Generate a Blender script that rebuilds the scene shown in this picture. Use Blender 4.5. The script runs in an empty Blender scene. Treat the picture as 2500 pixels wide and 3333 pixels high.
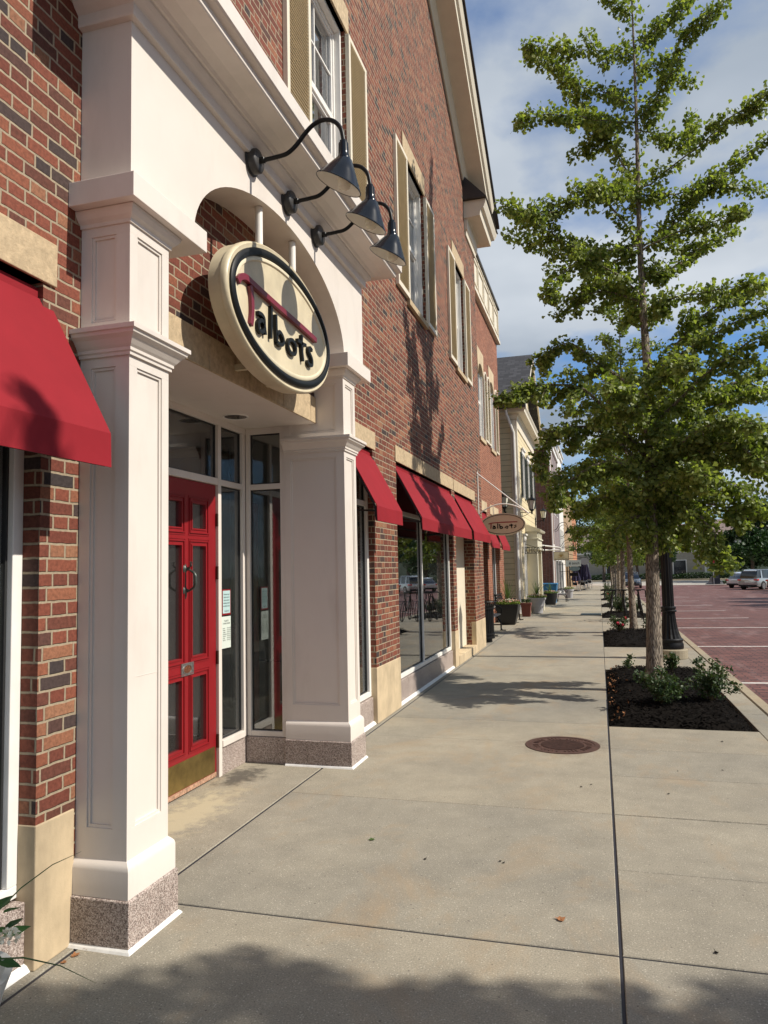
import bpy, math, random
from mathutils import Vector, Matrix
R = math.radians
PI = math.pi
SC = bpy.context.scene
# ------------------------------------------------------------------ camera
cam_d = bpy.data.cameras.new("camera")
cam_d.sensor_fit = 'VERTICAL'; cam_d.sensor_height = 36.0
cam_d.lens = 2405.0 / 3333.0 * 36.0
cam_d.clip_start = 0.05; cam_d.clip_end = 3000
cam = bpy.data.objects.new("camera", cam_d); SC.collection.objects.link(cam)
CR = Matrix(((0.960111, 0.041903, 0.276462), (0.278811, -0.068309, -0.957914), (-0.021255, 0.996784, -0.077267)))
cam.matrix_world = Matrix.Translation((0, 0, 1.7)) @ CR.to_4x4()
SC.camera = cam
# ------------------------------------------------------------------ sun and sky
SUN_EL = R(43.0); SUN_AZ = R(1.2)          # sun stands over +X, a touch towards +Y
sdir = Vector((math.cos(SUN_EL) * math.cos(SUN_AZ), math.cos(SUN_EL) * math.sin(SUN_AZ), math.sin(SUN_EL)))
sl = bpy.data.lights.new("sun", 'SUN'); sl.energy = 5.0; sl.angle = R(0.55); sl.color = (1.0, 0.93, 0.82)
so = bpy.data.objects.new("sun", sl); SC.collection.objects.link(so)
so.rotation_euler = sdir.to_track_quat('Z', 'Y').to_euler()
W = bpy.data.worlds.new("World"); SC.world = W; W.use_nodes = True
wn = W.node_tree; wn.nodes.clear()
def N(nt, t, **k):
    n = nt.nodes.new(t)
    for a, b in k.items(): setattr(n, a, b)
    return n
def wl(nt, a, b): nt.links.new(a, b)
o_ = N(wn, 'ShaderNodeOutputWorld'); bg = N(wn, 'ShaderNodeBackground'); bg.inputs[1].default_value = 0.055
sky = N(wn, 'ShaderNodeTexSky'); sky.sky_type = 'NISHITA'; sky.sun_disc = False
sky.sun_elevation = SUN_EL; sky.sun_rotation = PI / 2 - SUN_AZ; sky.air_density = 1.0; sky.dust_density = 0.6; sky.ozone_density = 1.6
tc = N(wn, 'ShaderNodeTexCoord'); sp = N(wn, 'ShaderNodeSeparateXYZ'); wl(wn, tc.outputs['Generated'], sp.inputs[0])
az = N(wn, 'ShaderNodeMath', operation='ADD'); wl(wn, sp.outputs[2], az.inputs[0]); az.inputs[1].default_value = 0.22
mx_ = N(wn, 'ShaderNodeMath', operation='MAXIMUM'); wl(wn, az.outputs[0], mx_.inputs[0]); mx_.inputs[1].default_value = 0.08
dx = N(wn, 'ShaderNodeMath', operation='DIVIDE'); wl(wn, sp.outputs[0], dx.inputs[0]); wl(wn, mx_.outputs[0], dx.inputs[1])
dy = N(wn, 'ShaderNodeMath', operation='DIVIDE'); wl(wn, sp.outputs[1], dy.inputs[0]); wl(wn, mx_.outputs[0], dy.inputs[1])
cb = N(wn, 'ShaderNodeCombineXYZ'); wl(wn, dx.outputs[0], cb.inputs[0]); wl(wn, dy.outputs[0], cb.inputs[1]); cb.inputs[2].default_value = 3.7
n1 = N(wn, 'ShaderNodeTexNoise'); n1.inputs['Scale'].default_value = 2.3; n1.inputs['Detail'].default_value = 7; n1.inputs['Roughness'].default_value = 0.52; n1.inputs['Distortion'].default_value = 0.0
wl(wn, cb.outputs[0], n1.inputs['Vector'])
cr = N(wn, 'ShaderNodeValToRGB'); cr.color_ramp.elements[0].position = 0.37; cr.color_ramp.elements[1].position = 0.55
wl(wn, n1.outputs[0], cr.inputs[0])
n2 = N(wn, 'ShaderNodeTexNoise'); n2.inputs['Scale'].default_value = 1.1; n2.inputs['Detail'].default_value = 5; wl(wn, cb.outputs[0], n2.inputs['Vector'])
cr2 = N(wn, 'ShaderNodeValToRGB'); cr2.color_ramp.elements[0].position = 0.35; cr2.color_ramp.elements[1].position = 0.7
cr2.color_ramp.elements[0].color = (5.0, 6.1, 7.6, 1); cr2.color_ramp.elements[1].color = (12.2, 13.0, 13.9, 1)
wl(wn, n2.outputs[0], cr2.inputs[0])
mxw = N(wn, 'ShaderNodeMixRGB'); wl(wn, cr.outputs[0], mxw.inputs[0]); gain = N(wn, 'ShaderNodeMixRGB', blend_type='MULTIPLY'); gain.inputs[0].default_value = 1; gain.inputs[2].default_value = (1.3, 1.8, 2.3, 1); wl(wn, sky.outputs[0], gain.inputs[1]); wl(wn, gain.outputs[0], mxw.inputs[1]); wl(wn, cr2.outputs[0], mxw.inputs[2])
wl(wn, mxw.outputs[0], bg.inputs[0]); wl(wn, bg.outputs[0], o_.inputs[0])
SC.view_settings.view_transform = 'Standard'; SC.view_settings.look = 'None'; SC.view_settings.gamma = 1.0
SC.view_settings.use_curve_mapping = False; SC.view_settings.exposure = 0.17
SC.cycles.max_bounces = 8; SC.cycles.transparent_max_bounces = 10; SC.cycles.diffuse_bounces = 4
SC.cycles.use_denoising = True

# ------------------------------------------------------------------ helpers
def gz(y): return 0.0 if y < 22 else (-0.015 * (y - 22) if y < 70 else -0.72)   # the street falls away gently, fitted to give far cars full size
def kx(y): return 1.0 - gz(y) / 1.7  # scales X about the camera; far buildings carry the same factor in their numbers
class MB:
    def __init__(s): s.v = []; s.f = []; s.m = []; s.mi = 0
    def add(s, vs, fs):
        b = len(s.v); s.v += [tuple(q) for q in vs]; s.f += [tuple(b + i for i in f) for f in fs]; s.m += [s.mi] * len(fs)
    def box(s, x0, x1, y0, y1, z0, z1):
        s.add([(x0, y0, z0), (x1, y0, z0), (x1, y1, z0), (x0, y1, z0), (x0, y0, z1), (x1, y0, z1), (x1, y1, z1), (x0, y1, z1)],
              [(0, 3, 2, 1), (4, 5, 6, 7), (0, 1, 5, 4), (1, 2, 6, 5), (2, 3, 7, 6), (3, 0, 4, 7)]); return s
    def quad(s, a, b, c, d): s.add([a, b, c, d], [(0, 1, 2, 3)]); return s
    def prism(s, poly, fn, a0, a1):      # poly of 2-D points, fn(p, t) -> 3-D
        n = len(poly); vs = [fn(p, a0) for p in poly] + [fn(p, a1) for p in poly]
        fs = [tuple(range(n - 1, -1, -1)), tuple(range(n, 2 * n))] + [(i, (i + 1) % n, n + (i + 1) % n, n + i) for i in range(n)]
        s.add(vs, fs); return s
    def loft(s, rings, cap=True, closed=True):
        n = len(rings[0]); vs = [p for r in rings for p in r]; fs = []
        for k in range(len(rings) - 1):
            for i in range(n if closed else n - 1):
                j = (i + 1) % n; fs.append((k * n + i, k * n + j, (k + 1) * n + j, (k + 1) * n + i))
        if cap and closed: fs += [tuple(range(n - 1, -1, -1)), tuple((len(rings) - 1) * n + i for i in range(n))]
        s.add(vs, fs); return s
    def tube(s, pts, r, n=8, cap=True):
        pts = [Vector(p) for p in pts]; rs = r if isinstance(r, (list, tuple)) else [r] * len(pts); rings = []
        t0 = (pts[1] - pts[0]).normalized(); up = Vector((0, 0, 1)) if abs(t0.z) < .9 else Vector((1, 0, 0)); nn = t0.cross(up).normalized()
        for i, p in enumerate(pts):
            if i == 0: t = pts[1] - pts[0]
            elif i == len(pts) - 1: t = pts[-1] - pts[-2]
            else: t = (pts[i + 1] - pts[i]).normalized() + (pts[i] - pts[i - 1]).normalized()
            t = t.normalized(); nn = (nn - t * nn.dot(t)).normalized(); bb = t.cross(nn)
            rings.append([tuple(p + (nn * math.cos(2 * PI * k / n) + bb * math.sin(2 * PI * k / n)) * rs[i]) for k in range(n)])
        s.loft(rings, cap); return s
    def lathe(s, prof, c=(0, 0, 0), n=20, flute=0.0, fn=0, cap=True):
        rings = []
        for r, z in prof:
            ring = []
            for k in range(n):
                a = 2 * PI * k / n; rr = r * (1 - (flute if (k % 2) else 0)); ring.append((c[0] + rr * math.cos(a), c[1] + rr * math.sin(a), c[2] + z))
            rings.append(ring)
        s.loft(rings, cap); return s
    def sphere(s, c, r, n=10, m=6, sz=1.0):
        s.lathe([(max(r * math.sin(PI * i / m), 1e-4), -r * sz * math.cos(PI * i / m)) for i in range(m + 1)], c, n); return s
    def build(s, name, mat, parent=None, smooth=False, bevel=0.0, label=None):
        me = bpy.data.meshes.new(name); me.from_pydata(s.v, [], s.f)
        mats = mat if isinstance(mat, (list, tuple)) else [mat]
        for m_ in mats: me.materials.append(m_)
        if len(mats) > 1: me.polygons.foreach_set('material_index', s.m)
        if smooth: me.polygons.foreach_set('use_smooth', [True] * len(s.f))
        me.update(); o = bpy.data.objects.new(name, me); SC.collection.objects.link(o)
        if parent: o.parent = parent; o.matrix_parent_inverse = Matrix.Identity(4)
        if parent: o.location = -loc_of(parent)
        if bevel:
            b = o.modifiers.new('bevel', 'BEVEL'); b.width = bevel; b.segments = 2; b.limit_method = 'ANGLE'; b.angle_limit = R(40)
        if smooth and hasattr(me, 'set_sharp_from_angle'): me.set_sharp_from_angle(angle=R(42))
        if label: o['label'] = label
        return o
def loc_of(o):
    p = Vector(o.location)
    if o.parent: p = p + loc_of(o.parent)
    return p
def tag(o, label=None, cat=None, group=None, kind=None):
    if label: o['label'] = label
    if cat: o['category'] = cat
    if group: o['group'] = group
    if kind: o['kind'] = kind
    return o
def thing(name, label, cat, loc=(0, 0, 0), group=None):
    o = bpy.data.objects.new(name, None); o.empty_display_size = .2; SC.collection.objects.link(o); o.location = loc
    return tag(o, label, cat, group)
def copy_tree(o, parent=None):
    c = o.copy(); SC.collection.objects.link(c)
    if parent: c.parent = parent
    for ch in list(o.children): copy_tree(ch, c)
    return c
def place(o, loc, rz=0.0, label=None, sc=None):
    o.location = loc; o.rotation_euler = (0, 0, rz)
    if label: o['label'] = label
    if sc: o.scale = (sc, sc, sc)
    return o
def rect_cells(y0, y1, z0, z1, holes):
    ys = sorted({y0, y1} | {min(max(h[i], y0), y1) for h in holes for i in (0, 1)}); zs = sorted({z0, z1} | {min(max(h[i], z0), z1) for h in holes for i in (2, 3)})
    for a, b in zip(ys[:-1], ys[1:]):
        for c, d in zip(zs[:-1], zs[1:]):
            ym, zm = (a + b) / 2, (c + d) / 2
            if not any(h[0] < ym < h[1] and h[2] < zm < h[3] for h in holes): yield a, b, c, d
def wallX(mb, X, y0, y1, z0, z1, holes, depth):     # wall facing +X, holes with reveals of their own depth
    for a, b, c, d in rect_cells(y0, y1, z0, z1, holes): mb.quad((X, a, c), (X, b, c), (X, b, d), (X, a, d))
    for h in holes:
        a, b, c, d = h[:4]; q = X - (h[4] if len(h) > 4 else depth)
        mb.quad((q, a, c), (X, a, c), (X, a, d), (q, a, d)); mb.quad((X, b, c), (q, b, c), (q, b, d), (X, b, d))
        mb.quad((X, a, d), (X, b, d), (q, b, d), (q, a, d))
        if c > .01 or c < -.2: mb.quad((q, a, c), (q, b, c), (X, b, c), (X, a, c))
def frameX(mb, X0, X1, a, b, c, d, w, wb=None):     # rectangular ring frame in a Y-Z plane, butted
    wb = wb or w
    mb.box(X0, X1, a, b, c, c + wb); mb.box(X0, X1, a, b, d - w, d); mb.box(X0, X1, a, a + w, c + wb, d - w); mb.box(X0, X1, b - w, b, c + wb, d - w)
def frameY(mb, Y0, Y1, a, b, c, d, w, wb=None):
    wb = wb or w
    mb.box(a, b, Y0, Y1, c, c + wb); mb.box(a, b, Y0, Y1, d - w, d); mb.box(a, a + w, Y0, Y1, c + wb, d - w); mb.box(b - w, b, Y0, Y1, c + wb, d - w)
def umould(mb, prof, xf, y0, y1, xw):               # moulding round three sides; prof of (offset, z), closed at the wall
    rings = []
    for o, z in prof: rings.append([(xw, y0 - o, z), (xf + o, y0 - o, z), (xf + o, y1 + o, z), (xw, y1 + o, z)])
    mb.loft(rings, cap=False, closed=False)
    o, z = prof[-1]; mb.quad((xw, y0 - o, z), (xf + o, y0 - o, z), (xf + o, y1 + o, z), (xw, y1 + o, z))
    o, z = prof[0]; mb.quad((xw, y1 + o, z), (xf + o, y1 + o, z), (xf + o, y0 - o, z), (xw, y0 - o, z))
def ribbon(mb, pts, w, fn, t0, t1):                 # flat stroke with thickness; fn((a,b), t) -> 3-D
    P = [Vector(p) for p in pts]; L_, R_ = [], []
    for i, p in enumerate(P):
        d = (P[min(i + 1, len(P) - 1)] - P[max(i - 1, 0)]).normalized(); nrm = Vector((-d.y, d.x)) * w / 2
        L_.append(p + nrm); R_.append(p - nrm)
    d0 = (P[0] - P[1]).normalized() * w * .45; d1 = (P[-1] - P[-2]).normalized() * w * .45
    poly = [L_[0] + d0 * .3] + L_[1:-1] + [L_[-1] + d1 * .3, P[-1] + d1, R_[-1] + d1 * .3] + R_[1:-1][::-1] + [R_[0] + d0 * .3, P[0] + d0]
    n = len(L_)
    rings = [[fn(l, t0), fn(l, t1), fn(r, t1), fn(r, t0)] for l, r in zip(L_, R_)]
    mb.loft(rings)
def smooth2(pts, k=6):
    out = []; n = len(pts)
    for i in range(n - 1):
        p0, p1, p2, p3 = [Vector(pts[min(max(j, 0), n - 1)]) for j in (i - 1, i, i + 1, i + 2)]
        for s in range(k):
            t = s / k; out.append(.5 * ((2 * p1) + (-p0 + p2) * t + (2 * p0 - 5 * p1 + 4 * p2 - p3) * t * t + (-p0 + 3 * p1 - 3 * p2 + p3) * t ** 3))
    out.append(Vector(pts[-1])); return out
def text_obj(txt, size, mat, name, parent, fn, depth=.004, align='CENTER', sx=1.0, shear=0.0, spacing=1.0, lead=1.0):
    cu = bpy.data.curves.new(name, 'FONT'); cu.body = txt; cu.size = size; cu.extrude = depth / 2; cu.align_x = align; cu.align_y = 'CENTER'
    cu.shear = shear; cu.space_character = spacing; cu.space_line = lead; cu.resolution_u = 3
    to = bpy.data.objects.new(name, cu); SC.collection.objects.link(to); dg = bpy.context.evaluated_depsgraph_get()
    me = bpy.data.meshes.new_from_object(to.evaluated_get(dg)); bpy.data.objects.remove(to)
    for v in me.vertices: v.co = Vector(fn(v.co.x * sx, v.co.y, v.co.z))
    me.name = name; me.materials.clear(); me.materials.append(mat)
    o = bpy.data.objects.new(name, me); SC.collection.objects.link(o)
    if parent: o.parent = parent; o.location = -loc_of(parent)
    return o

# ------------------------------------------------------------------ materials
def new_mat(name):
    m = bpy.data.materials.new(name); m.use_nodes = True; nt = m.node_tree; nt.nodes.clear()
    out = N(nt, 'ShaderNodeOutputMaterial'); b = N(nt, 'ShaderNodeBsdfPrincipled'); wl(nt, b.outputs[0], out.inputs[0])
    return m, nt, b, out
def mth(nt, op, a, b=None, c=None):
    n = N(nt, 'ShaderNodeMath', operation=op)
    for i, q in enumerate((a, b, c)):
        if q is None: continue
        if isinstance(q, (int, float)): n.inputs[i].default_value = q
        else: wl(nt, q, n.inputs[i])
    return n.outputs[0]
def ramp(nt, fac, stops, interp='LINEAR'):
    r = N(nt, 'ShaderNodeValToRGB'); r.color_ramp.interpolation = interp; e = r.color_ramp.elements
    while len(e) < len(stops): e.new(.5)
    for i, (p, c) in enumerate(stops): e[i].position = p; e[i].color = (*c, 1)
    wl(nt, fac, r.inputs[0]); return r.outputs[0]
def noise(nt, vec, scale, detail=3, rough=.5, dist=0.0):
    n = N(nt, 'ShaderNodeTexNoise'); n.inputs['Scale'].default_value = scale; n.inputs['Detail'].default_value = detail
    n.inputs['Roughness'].default_value = rough; n.inputs['Distortion'].default_value = dist
    if vec is not None: wl(nt, vec, n.inputs['Vector'])
    return n.outputs[0]
def wpos(nt): return N(nt, 'ShaderNodeNewGeometry').outputs['Position']
def opos(nt): return N(nt, 'ShaderNodeTexCoord').outputs['Object']
def mapv(nt, vec, s=(1, 1, 1)):
    n = N(nt, 'ShaderNodeMapping'); n.inputs['Scale'].default_value = s; wl(nt, vec, n.inputs[0]); return n.outputs[0]
def mixc(nt, f, a, b, mode='MIX'):
    n = N(nt, 'ShaderNodeMixRGB', blend_type=mode)
    for i, q in enumerate((f, a, b)):
        if isinstance(q, (int, float)): n.inputs[i].default_value = q
        elif isinstance(q, tuple): n.inputs[i].default_value = (*q, 1)
        else: wl(nt, q, n.inputs[i])
    return n.outputs[0]
def bump(nt, b, h, strength=.3, dist=.01):
    n = N(nt, 'ShaderNodeBump'); n.inputs['Strength'].default_value = strength; n.inputs['Distance'].default_value = dist
    wl(nt, h, n.inputs['Height']); wl(nt, n.outputs[0], b.inputs['Normal'])
def simple(name, col, rough=.5, metal=0.0, var=.12, scale=6.0, bmp=.05, bscale=60.0, spec=.5, dirt=0.0, coords='o', coat=0.0):
    m, nt, b, out = new_mat(name); v = wpos(nt) if coords == 'w' else opos(nt)
    n = noise(nt, v, scale, 5, .6); lo = tuple(max(c * (1 - var), 0) for c in col); hi = tuple(min(c * (1 + var), 1) for c in col)
    c = ramp(nt, n, [(.3, lo), (.7, hi)])
    if dirt:
        d = noise(nt, mapv(nt, v, (1, 1, .35)), 2.3, 6, .65); c = mixc(nt, ramp(nt, d, [(.5, (0, 0, 0)), (.72, (dirt, dirt, dirt))]), c, (.16, .125, .085))
    wl(nt, c, b.inputs['Base Color']); b.inputs['Roughness'].default_value = rough; b.inputs['Metallic'].default_value = metal
    b.inputs['Specular IOR Level'].default_value = spec
    if coat: b.inputs['Coat Weight'].default_value = coat; b.inputs['Coat Roughness'].default_value = .08
    if bmp: bump(nt, b, noise(nt, v, bscale, 4, .6), bmp, .004)
    return m
def brick_mat(name, stops, mortar=(.35, .285, .20), h=.0665, ls=.205, lh=.103, tone=1.0):
    m, nt, b, out = new_mat(name)
    g = N(nt, 'ShaderNodeNewGeometry'); s = N(nt, 'ShaderNodeSeparateXYZ'); wl(nt, g.outputs['Position'], s.inputs[0])
    sn = N(nt, 'ShaderNodeSeparateXYZ'); wl(nt, g.outputs['True Normal'], sn.inputs[0])
    isx = mth(nt, 'GREATER_THAN', mth(nt, 'ABSOLUTE', sn.outputs[0]), .5)
    u = mth(nt, 'ADD', mth(nt, 'MULTIPLY', s.outputs[1], isx), mth(nt, 'MULTIPLY', s.outputs[0], mth(nt, 'SUBTRACT', 1.0, isx)))
    wob = noise(nt, g.outputs['Position'], 14.0, 3); wob = mth(nt, 'MULTIPLY', mth(nt, 'SUBTRACT', wob, .5), .011)
    v = mth(nt, 'ADD', s.outputs[2], mth(nt, 'ADD', wob, 5.0)); P = ls + lh
    rowf = mth(nt, 'DIVIDE', v, h); row = mth(nt, 'FLOOR', rowf); fv = mth(nt, 'MULTIPLY', mth(nt, 'SUBTRACT', rowf, row), h)
    wr = N(nt, 'ShaderNodeTexWhiteNoise', noise_dimensions='1D'); wl(nt, row, wr.inputs['W'])
    uu = mth(nt, 'ADD', mth(nt, 'ADD', u, 50.0), mth(nt, 'ADD', mth(nt, 'MULTIPLY', mth(nt, 'MODULO', row, 2.0), P / 2), mth(nt, 'MULTIPLY', wr.outputs[0], .05)))
    uu = mth(nt, 'ADD', uu, mth(nt, 'MULTIPLY', wob, .7))
    cf = mth(nt, 'DIVIDE', uu, P); cell = mth(nt, 'FLOOR', cf); fu = mth(nt, 'MULTIPLY', mth(nt, 'SUBTRACT', cf, cell), P)
    ish = mth(nt, 'GREATER_THAN', fu, ls); loc = mth(nt, 'SUBTRACT', fu, mth(nt, 'MULTIPLY', ish, ls))
    wid = mth(nt, 'ADD', mth(nt, 'MULTIPLY', ish, lh - ls), ls)
    e = mth(nt, 'MINIMUM', mth(nt, 'MINIMUM', loc, mth(nt, 'SUBTRACT', wid, loc)), mth(nt, 'MINIMUM', fv, mth(nt, 'SUBTRACT', h, fv)))
    mr = N(nt, 'ShaderNodeMapRange'); mr.inputs['From Min'].default_value = .0042; mr.inputs['From Max'].default_value = .0072; wl(nt, e, mr.inputs['Value'])
    mask = mr.outputs[0]
    cv = N(nt, 'ShaderNodeCombineXYZ'); wl(nt, mth(nt, 'ADD', mth(nt, 'MULTIPLY', cell, 2.0), ish), cv.inputs[0]); wl(nt, row, cv.inputs[1])
    w2 = N(nt, 'ShaderNodeTexWhiteNoise', noise_dimensions='3D'); wl(nt, cv.outputs[0], w2.inputs['Vector'])
    col = ramp(nt, w2.outputs[0], stops, 'LINEAR')
    nf = noise(nt, g.outputs['Position'], 55.0, 4, .65); big = noise(nt, g.outputs['Position'], .8, 3)
    col = mixc(nt, 1.0, col, ramp(nt, nf, [(.25, (.62, .62, .62)), (.75, (1.3, 1.3, 1.3))]), 'MULTIPLY')
    col = mixc(nt, 1.0, col, ramp(nt, big, [(.3, (.86, .86, .86)), (.7, (1.12, 1.12, 1.12))]), 'MULTIPLY')
    mcol = mixc(nt, 1.0, mortar, ramp(nt, nf, [(.2, (.75, .75, .75)), (.8, (1.15, 1.15, 1.15))]), 'MULTIPLY')
    fin = mixc(nt, mask, mcol, col)
    if tone != 1.0: fin = mixc(nt, 1.0, fin, (tone, tone, tone), 'MULTIPLY')
    wl(nt, fin, b.inputs['Base Color']); b.inputs['Roughness'].default_value = .82; b.inputs['Specular IOR Level'].default_value = .25
    ht = mth(nt, 'ADD', mth(nt, 'MULTIPLY', mask, 1.0), mth(nt, 'ADD', mth(nt, 'MULTIPLY', nf, .35), mth(nt, 'MULTIPLY', w2.outputs[0], .25)))
    bump(nt, b, ht, .75, .009)
    return m
def glass_mat(name, tint=(.62, .66, .64), refl=1.0):
    m, nt, b, out = new_mat(name); nt.nodes.remove(b)
    t0 = N(nt, 'ShaderNodeBsdfTransparent'); t0.inputs[0].default_value = (*tint, 1); df = N(nt, 'ShaderNodeBsdfDiffuse'); df.inputs[0].default_value = (.55, .58, .55, 1)
    t = N(nt, 'ShaderNodeMixShader'); t.inputs[0].default_value = .026; wl(nt, t0.outputs[0], t.inputs[1]); wl(nt, df.outputs[0], t.inputs[2]); g = N(nt, 'ShaderNodeBsdfGlossy'); g.inputs['Roughness'].default_value = .004
    g.inputs[0].default_value = (.95, .97, 1, 1)
    f = N(nt, 'ShaderNodeFresnel'); f.inputs[0].default_value = 1.55
    nb = N(nt, 'ShaderNodeBump'); nb.inputs['Strength'].default_value = .012; nb.inputs['Distance'].default_value = .02; wl(nt, noise(nt, opos(nt), 1.3, 1), nb.inputs['Height'])
    wl(nt, nb.outputs[0], g.inputs['Normal'])
    mx = N(nt, 'ShaderNodeMixShader'); fac = mth(nt, 'MINIMUM', mth(nt, 'MULTIPLY', mth(nt, 'ADD', f.outputs[0], .05), 1.25 * refl), .95)
    wl(nt, fac, mx.inputs[0]); wl(nt, t.outputs[0], mx.inputs[1]); wl(nt, g.outputs[0], mx.inputs[2]); wl(nt, mx.outputs[0], out.inputs[0])
    return m
def leaf_mat(name, a, b_, trans=.35):
    m, nt, b, out = new_mat(name); g = N(nt, 'ShaderNodeNewGeometry')
    c = ramp(nt, g.outputs['Random Per Island'], [(0, a), (.6, tuple((x + y) / 2 for x, y in zip(a, b_))), (1, b_)])
    wl(nt, c, b.inputs['Base Color']); b.inputs['Roughness'].default_value = .45; b.inputs['Specular IOR Level'].default_value = .35
    t = N(nt, 'ShaderNodeBsdfTranslucent'); wl(nt, mixc(nt, 1.0, c, (1.25, 1.35, .5), 'MULTIPLY'), t.inputs[0])
    mx = N(nt, 'ShaderNodeMixShader'); mx.inputs[0].default_value = trans; wl(nt, b.outputs[0], mx.inputs[1]); wl(nt, t.outputs[0], mx.inputs[2]); wl(nt, mx.outputs[0], out.inputs[0])
    return m
def bark_mat(name, lo, hi):
    m, nt, b, out = new_mat(name); p = opos(nt); n = noise(nt, mapv(nt, p, (1, 1, .22)), 30, 6, .7, .6); n2_ = noise(nt, p, 3.0, 4)
    vn = N(nt, 'ShaderNodeTexVoronoi', feature='DISTANCE_TO_EDGE'); vn.inputs['Scale'].default_value = 44; wl(nt, mapv(nt, p, (1, 1, .16)), vn.inputs['Vector'])
    h = mth(nt, 'ADD', n, mth(nt, 'MINIMUM', mth(nt, 'MULTIPLY', vn.outputs[0], 2.5), .6))
    c = ramp(nt, h, [(.45, lo), (1.0, hi)]); c = mixc(nt, 1.0, c, ramp(nt, n2_, [(.3, (.8, .8, .8)), (.7, (1.15, 1.12, 1.08))]), 'MULTIPLY')
    wl(nt, c, b.inputs['Base Color']); b.inputs['Roughness'].default_value = .9; bump(nt, b, h, 1.0, .02); return m
def siding_mat(name, col, pitch=.13, vertical=False, tone=.5, w=.1):
    m, nt, b, out = new_mat(name); g = N(nt, 'ShaderNodeNewGeometry'); s = N(nt, 'ShaderNodeSeparateXYZ'); wl(nt, g.outputs['Position'], s.inputs[0])
    src = mth(nt, 'ADD', s.outputs[0], s.outputs[1]) if vertical else s.outputs[2]
    f = mth(nt, 'FRACT', mth(nt, 'DIVIDE', mth(nt, 'ADD', src, 20.0), pitch))
    groove = mth(nt, 'LESS_THAN', f, w); c = mixc(nt, groove, col, tuple(x * tone for x in col))
    c = mixc(nt, 1.0, c, ramp(nt, noise(nt, g.outputs['Position'], 3.0, 4), [(.3, (.92, .92, .92)), (.7, (1.06, 1.06, 1.06))]), 'MULTIPLY')
    wl(nt, c, b.inputs['Base Color']); b.inputs['Roughness'].default_value = .6
    bump(nt, b, mth(nt, 'SUBTRACT', 1.0, f) if not vertical else f, .6, .02); return m
def concrete_mat(name, base, stain=.6, speck=1.0, rust=True):
    m, nt, b, out = new_mat(name); p = wpos(nt)
    big = noise(nt, p, .55, 5, .6, .4); mid = noise(nt, p, 4.0, 6, .7); fine = noise(nt, p, 130.0, 3, .7)
    c = ramp(nt, mid, [(.25, tuple(x * .84 for x in base)), (.75, tuple(x * 1.13 for x in base))])
    isl = N(nt, 'ShaderNodeNewGeometry').outputs['Random Per Island']; c = mixc(nt, 1.0, c, ramp(nt, isl, [(0, (.92, .93, .95)), (.5, (1.0, 1.0, 1.0)), (1, (1.07, 1.05, 1.02))]), 'MULTIPLY')
    c = mixc(nt, 1.0, c, ramp(nt, big, [(.3, (1 - .42 * stain, 1 - .41 * stain, 1 - .39 * stain)), (.65, (1.06, 1.04, 1.0))]), 'MULTIPLY')
    c = mixc(nt, 1.0, c, ramp(nt, fine, [(.28, (.62, .62, .62)), (.72, (1.36, 1.36, 1.36))]), 'MULTIPLY')
    vo = N(nt, 'ShaderNodeTexVoronoi'); vo.inputs['Scale'].default_value = 95; wl(nt, p, vo.inputs['Vector'])
    rnd = N(nt, 'ShaderNodeSeparateXYZ'); wl(nt, vo.outputs['Color'], rnd.inputs[0])
    dot = mth(nt, 'MULTIPLY', mth(nt, 'LESS_THAN', vo.outputs['Distance'], .33), mth(nt, 'GREATER_THAN', rnd.outputs[0], .84))
    c = mixc(nt, mth(nt, 'MULTIPLY', dot, .33 * speck), c, (.72, .67, .56))
    vo2 = N(nt, 'ShaderNodeTexVoronoi'); vo2.inputs['Scale'].default_value = 30; wl(nt, p, vo2.inputs['Vector'])
    rn2 = N(nt, 'ShaderNodeSeparateXYZ'); wl(nt, vo2.outputs['Color'], rn2.inputs[0])
    dk = mth(nt, 'MULTIPLY', mth(nt, 'LESS_THAN', vo2.outputs['Distance'], .16), mth(nt, 'GREATER_THAN', rn2.outputs[1], .9))
    c = mixc(nt, mth(nt, 'MULTIPLY', dk, .7 * speck), c, (.10, .085, .07))
    if rust:
        rs = noise(nt, mapv(nt, p, (1, .6, 1)), 1.5, 6, .7, .5)
        c = mixc(nt, ramp(nt, rs, [(.52, (0, 0, 0)), (.74, (.6, .6, .6))]), c, (.34, .24, .14))
    if rust:      # lime bloom on the slab before the door, a ragged dark patch in the recess corner
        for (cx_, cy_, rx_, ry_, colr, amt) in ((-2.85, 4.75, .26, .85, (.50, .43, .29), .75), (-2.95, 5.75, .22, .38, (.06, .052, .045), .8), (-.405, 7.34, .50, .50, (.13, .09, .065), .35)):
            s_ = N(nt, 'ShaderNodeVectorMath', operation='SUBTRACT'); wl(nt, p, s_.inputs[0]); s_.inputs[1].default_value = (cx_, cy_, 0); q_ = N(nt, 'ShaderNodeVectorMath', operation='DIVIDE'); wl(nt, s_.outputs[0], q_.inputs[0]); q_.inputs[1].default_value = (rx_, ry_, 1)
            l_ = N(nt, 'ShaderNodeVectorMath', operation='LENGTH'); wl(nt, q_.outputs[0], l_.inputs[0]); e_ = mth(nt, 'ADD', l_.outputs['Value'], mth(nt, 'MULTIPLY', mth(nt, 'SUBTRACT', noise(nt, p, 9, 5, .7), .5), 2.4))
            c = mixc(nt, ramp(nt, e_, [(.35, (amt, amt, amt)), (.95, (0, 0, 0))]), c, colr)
    wl(nt, c, b.inputs['Base Color']); b.inputs['Roughness'].default_value = .88; b.inputs['Specular IOR Level'].default_value = .3
    bump(nt, b, mth(nt, 'ADD', fine, mth(nt, 'MULTIPLY', dot, .7)), .35, .003); return m
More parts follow.
